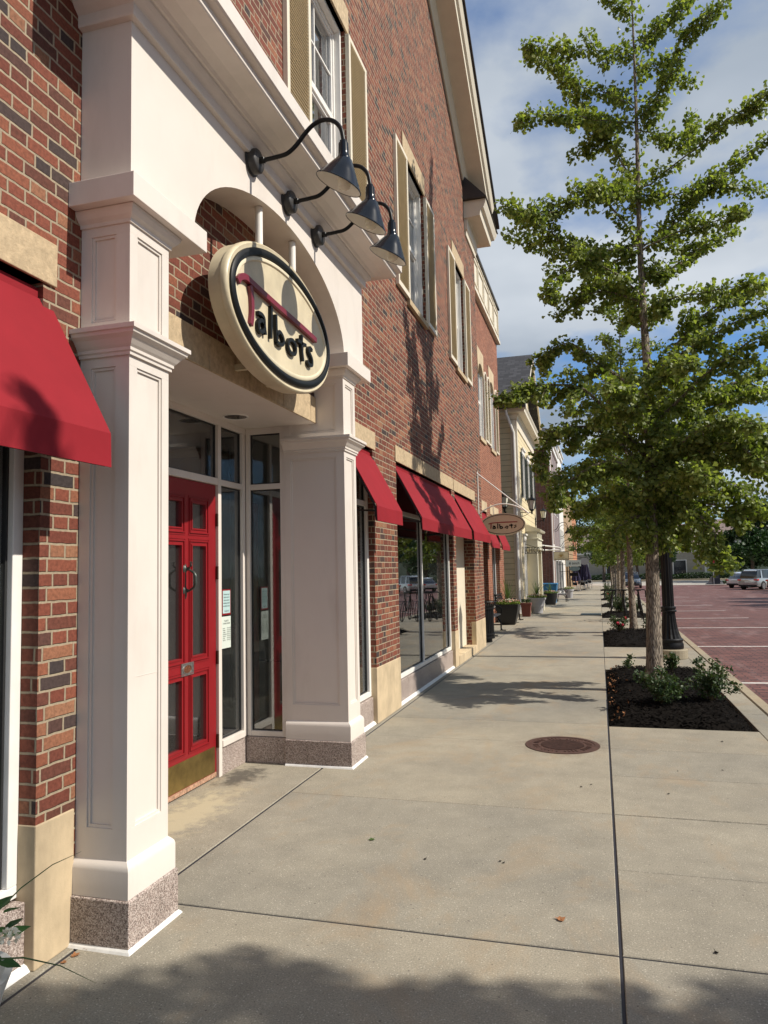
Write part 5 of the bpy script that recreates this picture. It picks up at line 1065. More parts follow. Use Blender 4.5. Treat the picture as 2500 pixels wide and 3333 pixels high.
for i in range(46):
    a = rnd.uniform(0, 2 * PI); r = rnd.uniform(.02, .23); bigleaf(lf, (-2.13 + r * math.cos(a), 2.02 + r * math.sin(a), .39 + rnd.uniform(0, .13)), (math.cos(a), math.sin(a), rnd.uniform(-.2, .6)), rnd.uniform(.06, .10), rnd)
lf.build('foliage', leaf_mat('lantana leaves', (.02, .07, .015), (.05, .13, .03), .2), t)
for cx_, cy_, cz_ in ((-1.868, 2.03, .55), (-2.10, 2.1, .56), (-2.1, 1.9, .55)):
    for i in range(60):
        v = Vector((rnd.gauss(0, 1), rnd.gauss(0, 1), rnd.gauss(.4, 1))).normalized() * .03; leafquad(fl_, (cx_ + v.x, cy_ + v.y, cz_ + v.z * .7), .018, rnd)
fl_.build('flowers', M['petal_w'], t); q = MB()
for (a, b, c) in ((.40, .22, -.10), (.10, .52, .20)):
    pts = [(-2.10 + a * t_, 2.02 + b * t_, .42 + c * t_ + .25 * t_ * (1 - t_)) for t_ in (0, .25, .5, .75, 1)]; q.tube(pts, [.004, .0035, .003, .002, .0005], 4)
q.build('grass_stems', M['grassblade'], t)
# ---- manhole
t = thing('manhole_cover', 'round rusty iron manhole cover set in the walk', 'manhole cover', (-.405, 7.34, 0)); mc = (-.405, 7.34, 0)
m = MB(); m.lathe([(.345, .0005), (.345, .006), (.30, .007), (.30, .003), (.001, .003)], mc, 56); m.build('cover', M['rustiron'], t)
m = MB(); 
for k in range(-13, 14):
    o_ = k * .016; h_ = math.sqrt(max(.20 ** 2 - o_ ** 2, 0))
    if h_ > .02: m.box(mc[0] - h_, mc[0] + h_, mc[1] + o_ - .004, mc[1] + o_ + .004, .003, .008)
for k in range(44):
    if k % 11 in (0, 5): continue
    a = 2 * PI * k / 44; c, s_ = math.cos(a), math.sin(a); w = .006; m.add([(mc[0] + r * c - sg * w * s_, mc[1] + r * s_ + sg * w * c, z) for z in (.003, .008) for r in (.225, .275) for sg in (-1, 1)], [(4, 5, 7, 6), (0, 1, 5, 4), (2, 3, 7, 6), (0, 2, 6, 4), (1, 3, 7, 5)])
m.build('tread', M['rustiron'], t)
t = thing('utility_lid', 'dark teal rectangular lid raised in the walk near the bike racks', 'utility lid', (-.33, 27.6, 0)); m = MB(); z0 = gz(27.7); m.box(-.70, .0, 27.3, 28.1, z0, z0 + .035); m.build('lid', M['tile_teal'], t, bevel=.01)
# ---- fallen leaves
def dryleaf(x, y, s, rz, lab, mat='drytan'):
    m = MB(); P = [(0, -.5), (.28, -.25), (.5, .02), (.25, .12), (.1, .5), (-.12, .2), (-.45, .3), (-.3, -.05), (-.35, -.3)]; c, q = math.cos(rz), math.sin(rz)
    m.add([(x, y, .004)] + [(x + s * (a * c - b * q), y + s * (a * q + b * c), .004 + s * .35 * (abs(a) ** 1.5)) for a, b in P], [(0, i + 1, (i + 1) % 9 + 1) for i in range(9)]); m.tube([(x, y, .004), (x - s * .5 * q * -1, y - s * .8 * c, .012)], .0012, 4)
    return tag(m.build('fallen_leaf', M[mat], None), lab, 'leaf', 'fallen leaves on the walk')
dryleaf(-.25, 3.78, .055, .5, 'curled orange brown leaf on the walk near the long joint'); dryleaf(-1.45, 4.58, .045, 2.1, 'green tan leaf lying alone before the entrance', 'grassblade')
for i, (x, y, s) in enumerate(((-.62, 4.42, .02), (-.60, 4.40, .018), (-1.05, 4.35, .022), (.42, 3.62, .024), (-.2, 6.0, .022), (-.13, 6.08, .02), (.42, 5.95, .022), (1.05, 7.75, .03), (.9, 6.7, .02), (.55, 6.6, .016))):
    dryleaf(x, y, s, i * 1.3, 'tiny dark scrap of leaf litter on the pale walk', 'chip')
for i, (x, y, s) in enumerate(((-2.33, 2.93, .045), (-2.34, 2.86, .03), (-2.32, 2.99, .03))): dryleaf(x, y, s, i * 2.0, 'dark red curled leaf caught at the foot of the near brick pier')
# ---- lamp post
def lamp_post(x, y):
    t = thing('lamp_post', 'tall fluted black street lamp post on a round concrete footing behind the near tree', 'lamp post', (x, y, 0))
    m = MB(); m.lathe([(.29, 0), (.29, .15), (.275, .17), (.001, .17)], (x, y, 0), 28); m.build('footing', M['concrete_w'], t, bevel=.01)
    m = MB(); m.lathe([(.225, .171), (.23, .19), (.23, .255), (.215, .28), (.215, .30), (.225, .315), (.225, .335), (.205, .355)], (x, y, 0), 32); m.build('base', M['black'], t, smooth=True)
    m = MB(); m.lathe([(.20, .355), (.175, .42), (.145, .52), (.125, .64), (.115, .76), (.11, .82)], (x, y, 0), 32, flute=.08, fn=1); m.build('fluted_bell', M['black'], t)
    m = MB(); m.lathe([(.11, .82), (.135, .825), (.138, .85), (.12, .865), (.12, .88), (.13, .885), (.13, .91), (.105, .925)], (x, y, 0), 32); m.build('collar', M['black'], t, smooth=True)
    m = MB(); m.lathe([(.102, .925), (.082, 3.4)], (x, y, 0), 28, flute=.10, fn=1); m.build('shaft', M['black'], t)
    m = MB(); m.lathe([(.10, 3.4), (.11, 3.43), (.07, 3.5), (.12, 3.62), (.15, 3.66)], (x, y, 0), 20); m.lathe([(.19, 4.25), (.12, 4.38), (.04, 4.45), (.001, 4.58)], (x, y, 0), 20)
    for k in range(4): a = PI / 4 + PI * k / 2; m.tube([(x + .13 * math.cos(a), y + .13 * math.sin(a), 3.65), (x + .17 * math.cos(a), y + .17 * math.sin(a), 4.25)], .012, 5)
    m.build('lantern_cage', M['black'], t, smooth=True); m = MB(); m.lathe([(.12, 3.66), (.155, 4.25)], (x, y, 0), 16); m.build('lantern_glass', M['lanternglass'], t)
lamp_post(1.17, 14.35)
# ---- bicycle shaped racks
def bike_rack(lab, x, y, tilt, rz):
    t = thing('bicycle_rack', lab, 'bike rack', (0, 0, 0), 'bicycle shaped racks by the kerb'); m = MB(); T_ = math.tan(tilt)
    P = lambda a, z, dx_=0: (dx_ + (z - .0) * T_, a, z)
    def ring(c, r): m.tube([P(c + r * math.cos(2 * PI * i / 24), .34 + r * math.sin(2 * PI * i / 24)) for i in range(25)], .014, 6, cap=False)
    ring(-.52, .33); m.build('wheel_ring', M['black'], t); m = MB(); ring(.52, .33); m.build('wheel_ring', M['black'], t)
    m = MB()
    for q in ([(-.52, .34), (-.30, .80), (.28, .80), (-.05, .32), (-.30, .80)], [(-.52, .34), (-.05, .32)], [(.28, .72), (.52, .34)], [(.28, .72), (.25, .92)], [(-.30, .80), (-.33, .92)]): m.tube([P(*k) for k in q], .016, 6)
    for s in (-1, 1): m.tube([P(.52, .34, s * .05), P(.25, .80, s * .02)], .014, 6); m.tube([P(-.52 if s < 0 else .52, .02), P(-.52 if s < 0 else .52, .0)], .02, 6); m.tube([P(.52 * s, .35), P(.52 * s, 0)], .017, 6)
    m.build('frame', M['black'], t); m = MB(); bx = .92 * T_
    m.tube(smooth2([(bx - .24, .34, .70), (bx - .24, .40, .82), (bx - .22, .30, .92), (bx - .1, .25, .93), (bx + .1, .25, .93), (bx + .22, .30, .92), (bx + .24, .40, .82), (bx + .24, .34, .70)], 4), .017, 6); m.build('handlebar', M['black'], t)
    m = MB(); m.loft([[(bx - .02, -.20, .93), (bx + .02, -.20, .93), (bx + .02, -.20, .95), (bx - .02, -.20, .95)], [(bx - .08, -.44, .92), (bx + .08, -.44, .92), (bx + .08, -.44, .96), (bx - .08, -.44, .96)]]); m.build('saddle', M['black'], t, bevel=.01)
    return place(t, (x, y, gz(y)), rz)
bike_rack('left black bicycle shaped rack, leaning to the right, by the kerb strip', .27, 24.1, .10, .0); bike_rack('middle black bicycle shaped rack, upright beside the second tree', .70, 24.1, -.01, .0); bike_rack('right black bicycle shaped rack, mostly hidden by the near tree trunk', 1.22, 24.1, -.12, .0)
# ---- cafe
def cafe_chair(lab, x, y, rz):
    t = thing('cafe_chair', lab, 'chair', (0, 0, 0), 'aluminium cafe chairs'); m = MB()
    for sx_, sy_ in ((-1, -1), (1, -1), (-1, 1), (1, 1)): m.tube([(.24 * sx_, .24 * sy_, 0), (.20 * sx_, .20 * sy_, .45)], .014, 5)
    m.tube([(-.22, -.2, .45), (-.25, -.22, .66), (-.24, .22, .68), (-.22, .24, .86), (.22, .24, .86), (.24, .22, .68), (.25, -.22, .66), (.22, -.2, .45)], .016, 6); m.build('frame', M['alu'], t)
    m = MB(); m.box(-.21, .21, -.21, .21, .44, .46); m.build('seat', M['alu'], t); m = MB(); m.box(-.2, .2, .225, .24, .56, .84); m.build('backrest', M['black'], t); return place(t, (x, y, gz(y)), rz)
cafe = [(-2.15, 70.4, .2), (-1.45, 71.2, 2.8), (-1.9, 73.6, -.3), (-1.25, 74.5, .4), (-1.7, 77.4, 3.0), (-1.05, 78.6, .1), (-1.0, 80.8, 2.9), (-1.5, 82.0, .3)]
nm = ['nearest cafe chair, beside the grey bucket pot', 'second cafe chair from the near end, seen from behind', 'third cafe chair, under the first navy umbrella', 'fourth cafe chair, at the walk side of the tables', 'fifth cafe chair, between the umbrellas', 'sixth cafe chair, nearest the walk in the middle', 'last but one cafe chair on the far terrace', 'farthest cafe chair by the orange corner building']
for (x, y, r_), l in zip(cafe, nm): cafe_chair(l, x, y, r_)
def umbrella(lab, x, y):
    z0 = gz(y); t = thing('closed_umbrella', lab, 'umbrella', (x, y, z0), 'closed navy umbrellas'); m = MB(); m.tube([(x, y, z0), (x, y, z0 + 2.65)], .025, 8); m.build('pole', M['alu'], t)
    m = MB(); rr = random.Random(int(y)); rings = []
    for r, z in ((.03, 2.62), (.10, 2.4), (.16, 2.0), (.24, 1.5), (.34, 1.05), (.27, .95)): rings.append([(x + r * (1 + .35 * math.cos(8 * a_)) * math.cos(a_), y + r * (1 + .35 * math.cos(8 * a_)) * math.sin(a_), z0 + z + .06 * math.sin(5 * a_)) for a_ in [2 * PI * i / 48 for i in range(48)]])
    m.loft(rings); m.build('cloth', M['navy'], t, smooth=True)
    m = MB(); m.lathe([(.25, 0), (.25, .06), (.05, .1)], (x, y, z0), 16); m.build('base', M['black'], t)
umbrella('nearest closed navy umbrella over the cafe chairs', -2.15, 72.5); umbrella('middle closed navy umbrella over the cafe chairs', -1.55, 75.5); umbrella('farthest closed navy umbrella over the cafe chairs', -1.25, 79.5)
for i, (x, y) in enumerate(((-1.8, 71.8), (-1.45, 76), (-1.3, 79.9))):
    z0 = gz(y); t = thing('cafe_table', ['nearest round cafe table', 'middle round cafe table', 'farthest round cafe table'][i] + ' among the aluminium chairs', 'table', (x, y, z0), 'cafe tables'); m = MB(); m.lathe([(.35, .72), (.35, .74)], (x, y, z0), 20); m.build('tabletop', M['alu'], t); m = MB(); m.lathe([(.22, 0), (.03, .05), (.03, .72)], (x, y, z0), 12); m.build('pedestal', M['alu'], t)
# ---- monument and stop sign
t = thing('information_stand', 'dark information panel between flared grey stone sides at the junction', 'information stand', (12.1, 88.5, -.72)); z0 = -.72
m = MB(); m.loft([[(11.2, 88.2, z0), (13.1, 88.2, z0), (13.1, 89.2, z0), (11.2, 89.2, z0)], [(11.55, 88.35, z0 + .25), (12.75, 88.35, z0 + .25), (12.75, 89.0, z0 + .25), (11.55, 89.0, z0 + .25)], [(11.8, 88.4, z0 + .85), (12.55, 88.4, z0 + .85), (12.55, 88.9, z0 + .85), (11.8, 88.9, z0 + .85)]]); m.build('stone_base', simple('grey stone', (.16, .155, .15), .8), t)
m = MB(); m.box(11.9, 12.65, 88.22, 88.34, z0 + .05, z0 + 1.1); m.build('panel', simple('navy panel', (.02, .025, .035), .5), t); m = MB(); m.box(12.0, 12.5, 88.205, 88.218, z0 + .92, z0 + .96); m.box(12.0, 12.55, 88.205, 88.218, z0 + .78, z0 + .82); m.box(12.05, 12.45, 88.205, 88.218, z0 + .68, z0 + .71); m.build('lines', M['inkg'], t)
t = thing('stop_sign', 'red octagonal stop sign half hidden behind hanging ginkgo leaves', 'stop sign', (11.85, 87, -.72)); cz_ = 1.96
m = MB(); oc = lambda r: [(11.85 + r * math.cos(PI / 8 + PI * i / 4), cz_ + r * math.sin(PI / 8 + PI * i / 4)) for i in range(8)]; m.prism(oc(.40), lambda p, q: (p[0], q, p[1]), 86.99, 87.0); m.build('border', M['whitetrim'], t)
m = MB(); m.prism(oc(.37), lambda p, q: (p[0], q, p[1]), 86.98, 86.988); m.build('plate', M['stopred'], t); m = MB(); m.tube([(11.85, 87.03, -.8), (11.85, 87.03, 2.5)], .03, 6); m.build('post', M['greypot'], t)
text_obj("STOP", .30, M['whitetrim'], 'lettering', t, lambda x, y, z: (11.85 + x, 86.974, cz_ + y), .004, sx=.9)

# ------------------------------------------------------------------ vehicles
def car(name, lab, paint, L=4.8, Wd=1.88, Hh=1.72, suv=True, group='parked cars across the street'):
    t = thing(name, lab, 'car', (0, 0, 0), group); w = Wd / 2; z0 = .24
    # stations along the length: x, half width at belt, bottom z, belt z ; nose at +x
    st = [(-L / 2, .78, .42, .92), (-L / 2 + .06, .90, .34, 1.0), (-L / 2 + .5, .97, .26, 1.06), (-1.2, 1.0, .24, 1.05), (0, 1.0, .24, 1.03), (1.0, 1.0, .24, 1.01), (1.35, .99, .25, .99), (L / 2 - .55, .96, .27, .93), (L / 2 - .12, .88, .32, .82), (L / 2, .74, .42, .68)]
    if not suv: st = [(a, b, c, d - .12) for a, b, c, d in st]
    rings = []
    for x, hw_, zb, zt in st:
        h_ = hw_ * w; rings.append([(x, -h_ * .93, zb), (x, -h_, zb + .12), (x, -h_ * 1.0, (zb + zt) / 2), (x, -h_ * .97, zt - .06), (x, -h_ * .86, zt), (x, h_ * .86, zt), (x, h_ * .97, zt - .06), (x, h_, (zb + zt) / 2), (x, h_, zb + .12), (x, h_ * .93, zb)])
    m = MB(); m.loft(rings); m.build('body', M[paint], t, smooth=True, bevel=.0)
    bt = 1.02 if suv else .88; rf = Hh
    cab = [(-L / 2 + .12, .80, bt - .02, bt), (-L / 2 + .42 if suv else -L / 2 + .95, .74, bt - .02, rf - .10), (-L / 2 + .7 if suv else -L / 2 + 1.5, .70, bt - .02, rf - .02), (-.2, .71, bt - .02, rf), (.45, .70, bt - .02, rf - .05), (1.28, .82, bt - .02, bt - .01)]
    rings = [[(x, -h_ * w * (1.12 if zt - zb > .2 else 1), zb), (x, -h_ * w, zt - .03 if zt - zb > .2 else zt - .005), (x, -h_ * w * .86, zt), (x, h_ * w * .86, zt), (x, h_ * w, zt - .03 if zt - zb > .2 else zt - .005), (x, h_ * w * (1.12 if zt - zb > .2 else 1), zb)] for x, h_, zb, zt in cab]
    m = MB(); m.loft(rings); m.build('greenhouse', M['carglass'], t, smooth=True)
    m = MB(); rr = [[(x, -h_ * w * .84, zt + .0), (x, -h_ * w * .80, zt + .022), (x, h_ * w * .80, zt + .022), (x, h_ * w * .84, zt + .0)] for x, h_, zb, zt in cab[1:5]]; m.loft(rr)
    for s in (-1, 1):
        for xa, xb in ((-L / 2 + .95, -L / 2 + 1.1), (-.12, -.02), ):
            m.loft([[(xa - .06, s * w * .845, bt), (xb + .02, s * w * .845, bt), (xb + .02, s * w * .80, bt), (xa - .06, s * w * .80, bt)], [(xa + .08, s * w * .735, rf - .05), (xb + .08, s * w * .735, rf - .05), (xb + .08, s * w * .68, rf - .05), (xa + .08, s * w * .68, rf - .05)]])
        m.tube([(-L / 2 + .6, s * w * .62, rf + .02), (.4, s * w * .62, rf + .02)], .02, 5)
    m.build('roof_panel', M[paint], t)
    for xw in (-L / 2 + .95, L / 2 - .92):
        for s in (-1, 1):
            wr = .36; ring = lambda r, y_: [(xw + r * math.cos(2 * PI * i / 24), y_, wr + r * math.sin(2 * PI * i / 24)) for i in range(24)]
            a_, b_ = s * (w - .20), s * (w + .012); ww = MB(); ww.loft([ring(wr * .7, a_), ring(wr, a_), ring(wr, b_), ring(wr * .72, b_)]); wo = ww.build('wheel', M['tyre'], t)
            h_ = MB()
            for k in range(10):
                an = 2 * PI * k / 10; c, q = math.cos(an), math.sin(an); h_.box(0, 0, 0, 0, 0, 0) if False else h_.add([(xw + r * c - g * q, b_ + s * .008, wr + r * q + g * c) for r, g in ((.05, -.02), (.05, .02), (wr * .68, .035), (wr * .68, -.035))], [(0, 1, 2, 3)])
            h_.loft([ring(wr * .70, b_ + s * .002), ring(wr * .70, b_ + s * .012), ring(wr * .62, b_ + s * .012), ring(wr * .62, b_ + s * .002)], cap=False); h_.build('rim', M['hub'], wo)
            ar = MB(); n_ = 16; ar.loft([[(xw + r * math.cos(PI * i / n_), s * (w * yy), wr + r * math.sin(PI * i / n_)) for i in range(n_ + 1)] for r, yy in ((wr * 1.16, .985), (wr * 1.16, 1.012), (wr * .99, 1.012))], cap=False, closed=False); ar.build('wheel_arch', M['tyre'], t)
    m = MB(); m.box(-L / 2 - .03, -L / 2 + .25, -w * .86, w * .86, .30, .46); m.box(L / 2 - .25, L / 2 + .03, -w * .80, w * .80, .30, .44); m.build('bumper_trim', M['tyre'], t, bevel=.03)
    for s in (-1, 1):
        m = MB(); m.box(-L / 2 - .015, -L / 2 + .30, s * w * .60 if s > 0 else -w * .97, s * w * .97 if s > 0 else -w * .60, .83 if suv else .72, .97 if suv else .84); m.build('tail_light', M['tail'], t, bevel=.02)
        m = MB(); m.box(L / 2 - .28, L / 2 - .04, s * w * .52 if s > 0 else -w * .86, s * w * .86 if s > 0 else -w * .52, .66, .78); m.build('headlight', M['headlamp'], t, bevel=.02)
        m = MB(); m.box(.82, .98, s * w * .99 if s > 0 else -w * 1.14, s * w * 1.14 if s > 0 else -w * .99, bt, bt + .13); m.build('wing_mirror', M[paint], t, bevel=.02)
    m = MB(); m.box(-L / 2 - .02, -L / 2 + .02, -.26, .26, .66, .80); m.build('number_plate', M['paper'], t)
    m = MB(); m.box(L / 2 - .1, L / 2 + .015, -w * .45, w * .45, .46, .66); m.build('grille', M['tyre'], t, bevel=.02)
    return t
c1 = car('parked_suv', 'silver sport utility car with red tail lamp, largest of the parked cars at the right', 'silver', 4.9, 1.95, 1.78); place(c1, (14.3, 75.4, -.85), R(52))
c2 = car('parked_suv', 'pale champagne utility car cut off by the right edge of the picture', 'champagne', 4.9, 1.95, 1.78); place(c2, (15.9, 71.6, -.85), R(52))
c3 = car('parked_car', 'white car mostly hidden behind the silver sport utility car', 'carwhite', 4.6, 1.85, 1.5, suv=False); place(c3, (13.95, 80.4, -.85), R(52))
c4 = car('parked_suv', 'slate blue utility car facing the camera beyond the second tree', 'slate', 4.6, 1.9, 1.68, group='cars parked at the kerb'); place(c4, (3.3, 84.0, -.85), R(-92))
for (x, y, pt, lab) in ((9.6, 8.5, 'carred', 'dark red car parked across the street, seen mirrored in the shop window'), (9.8, 13.6, 'carwhite', 'white car parked across the street, seen mirrored in the shop window'), (9.7, 20.0, 'silver', 'silver car parked across the street, seen mirrored in the shop window')):
    c = copy_tree(c1 if pt == 'silver' else (c3 if pt == 'carwhite' else c1)); place(c, (x, y, -.13), R(48), lab)
    if pt == 'carred':
        for ch in c.children:
            if ch.name.startswith(('body', 'roof_panel', 'wing_mirror')): ch.data = ch.data.copy(); ch.data.materials[0] = M['carred']

# ------------------------------------------------------------------ planting beds
mul = []
for bi, (a, b) in enumerate(BEDS):
    m = MB(); r_ = random.Random(bi); nx_, ny_ = 12, int((b - a) / .14)
    def hh(u, v): e_ = min(u, 1 - u) * 1.45 / .18; f_ = min(v, 1 - v) * (b - a) / .18; k = min(1, e_) * min(1, f_); return -.035 + k * (.10 + .06 * math.sin(PI * u) * math.sin(PI * v)) + r_.uniform(-.010, .010)
    grid = [[((BX0 + (BX1 - BX0) * i / nx_) * kx(a + (b - a) * j / ny_), a + (b - a) * j / ny_, gz(a + (b - a) * j / ny_) + hh(i / nx_, j / ny_)) for i in range(nx_ + 1)] for j in range(ny_ + 1)]
    m.loft(grid, cap=False, closed=False)
    nch = (6200, 2200, 900, 400, 0, 0, 0)[bi]
    for k in range(nch):
        u, v = r_.uniform(.01, .99), r_.uniform(.006, .994); x = BX0 + (BX1 - BX0) * u; y = a + (b - a) * v; x *= kx(y); e_ = min(u, 1 - u) * 1.45 / .18; f_ = min(v, 1 - v) * (b - a) / .18; z = gz(y) - .03 + min(1, e_) * min(1, f_) * (.10 + .06 * math.sin(PI * u) * math.sin(PI * v))
        l_, w_, an = r_.uniform(.012, .035), r_.uniform(.004, .010), r_.uniform(0, PI); c, s = math.cos(an), math.sin(an); dz = r_.uniform(-.010, .014); z += r_.uniform(.004, .014)
        m.add([(x - c * l_ - s * w_, y - s * l_ + c * w_, z - dz), (x + c * l_ - s * w_, y + s * l_ + c * w_, z + dz), (x + c * l_ + s * w_, y + s * l_ - c * w_, z + dz + .004), (x - c * l_ + s * w_, y - s * l_ - c * w_, z - dz + .004)], [(0, 1, 2, 3)])
    o = m.build('mulch', M['chip'], None); tag(o, ['dark shredded bark mulch round the near tree', 'dark bark mulch of the second tree bed', 'dark bark mulch under the rose bush by the bike racks', 'bark mulch of the fourth tree bed', 'bark mulch of the fifth tree bed', 'bark mulch of the sixth tree bed', 'bark mulch of the farthest tree bed'][bi], 'mulch', kind='stuff')
for i in range(26):
    r_ = random.Random(300 + i); x, y = BX0 + r_.uniform(.01, .16), r_.uniform(8.35, 12.6); m = MB(); s = r_.uniform(.03, .06)
for bi, (n_, a, b) in enumerate(((34, 8.35, 12.6),)):
    r_ = random.Random(9); m = MB()
    for k in range(70):
        u = abs(r_.gauss(0, .10)); x, y = BX0 + .02 + u, r_.uniform(a, b); s = r_.uniform(.016, .032); leafquad(m, (x, y, .035 + min(u / .18, 1) * .07), s * 1.5, r_)
    tag(m.build('leaf_litter', M['drytan'], None), 'scatter of dry tan leaves along the near edge of the mulch', 'leaf litter', kind='stuff')
def rose(lab, x, y, z, h, r, n, seed, fl=None, col='leaf_rose'):
    h *= .78; r *= .85; n = int(n * .55); rr = random.Random(seed); t = thing('rose_bush', lab, 'rose bush', (x, y, z), 'rose bushes in the tree beds'); st = MB(); lf = MB()
    for i in range(n):
        a = rr.uniform(0, 2 * PI); l = rr.uniform(.3, 1.0); ex, ey = r * l * math.cos(a), r * l * math.sin(a); hh_ = h * rr.uniform(.45, 1.05) * (1.1 - .35 * l)
        pts = [(x, y, z), (x + ex * .35, y + ey * .35, z + hh_ * .5), (x + ex * .75 + rr.gauss(0, .02), y + ey * .75 + rr.gauss(0, .02), z + hh_ * .85), (x + ex, y + ey, z + hh_)]; st.tube(smooth2(pts, 3), .0035, 4)
        P_ = smooth2(pts, 6)
        for p in P_[5:]:
            for q in range(rr.choice((2, 3, 4))):
                leafquad(lf, (p.x + rr.gauss(0, .028), p.y + rr.gauss(0, .028), p.z + rr.gauss(0, .02)), rr.uniform(.032, .052), rr)
    st.build('stems', simple('rose stems', (.12, .09, .04), .7, bmp=0) if 'rose stems' not in bpy.data.materials else bpy.data.materials['rose stems'], t); lf.build('leaves', M[col], t)
    if fl:
        f = MB()
        for dx_, dy_, dz_ in fl:
            for k in range(26): v = Vector((rr.gauss(0, 1), rr.gauss(0, 1), rr.gauss(.3, 1))).normalized() * .028; leafquad(f, (x + dx_ + v.x, y + dy_ + v.y, z + dz_ + v.z), .035, rr)
        f.build('flowers', M['petal_r'], t)
rose('wide low rose bush at the near side of the nearest tree trunk', .62, 9.15, .08, .52, .36, 62, 1)
rose('taller sprawling rose bush by the kerb in the nearest bed', 1.18, 9.45, .07, .66, .38, 58, 2)
rose('small sparse rose sprig behind the nearest trunk, towards the walk', .38, 12.1, .07, .34, .14, 7, 3); rose('bright young rose bush between the nearest trunk and lamp post', .98, 11.9, .07, .50, .16, 18, 4)
rose('rose bush with two crimson blooms beside the second tree', .42, 18.7, .07, .58, .32, 34, 5, [(.12, -.1, .36), (-.05, -.2, .24), (.06, -.22, .20)])
rose('rose sprig at the kerb side of the second tree', 1.08, 18.9, .07, .45, .16, 14, 6)
rose('dense tall rose bush behind the bicycle racks', .62, 27.0, gz(27) + .07, .86, .48, 90, 7); rose('pale rose bush by the kerb behind the bicycle racks', 1.2, 27.6, gz(27.6) + .07, .6, .3, 40, 8)
rose('rose bush with faint pink at the fourth tree bed', .42, 35.6, gz(35.6) + .07, .8, .4, 50, 9, [(-.1, -.2, .5)]); rose('rose bush in the fifth tree bed', .5, 45.5, gz(45.5) + .05, 1.0, .45, 50, 10); rose('rose bush in the sixth tree bed', .55, 58, -.5, 1.1, .5, 50, 11)
rose('rose bush in the farthest tree bed', .6, 72.5, -.68, 1.1, .5, 40, 12)
TRUNK=[[0.65,10.65,0.11],[0.69,10.71,1.49],[0.72,10.75,2.44],[0.75,10.78,3.35],[0.76,10.82,4.4],[0.75,10.87,5.49],[0.76,10.91,6.59],[0.79,10.96,7.87],[0.81,11.0,9.1],[0.82,11.04,10.07],[0.83,11.07,10.97]]  # trunk and limb points projected from image pixels onto chosen depths
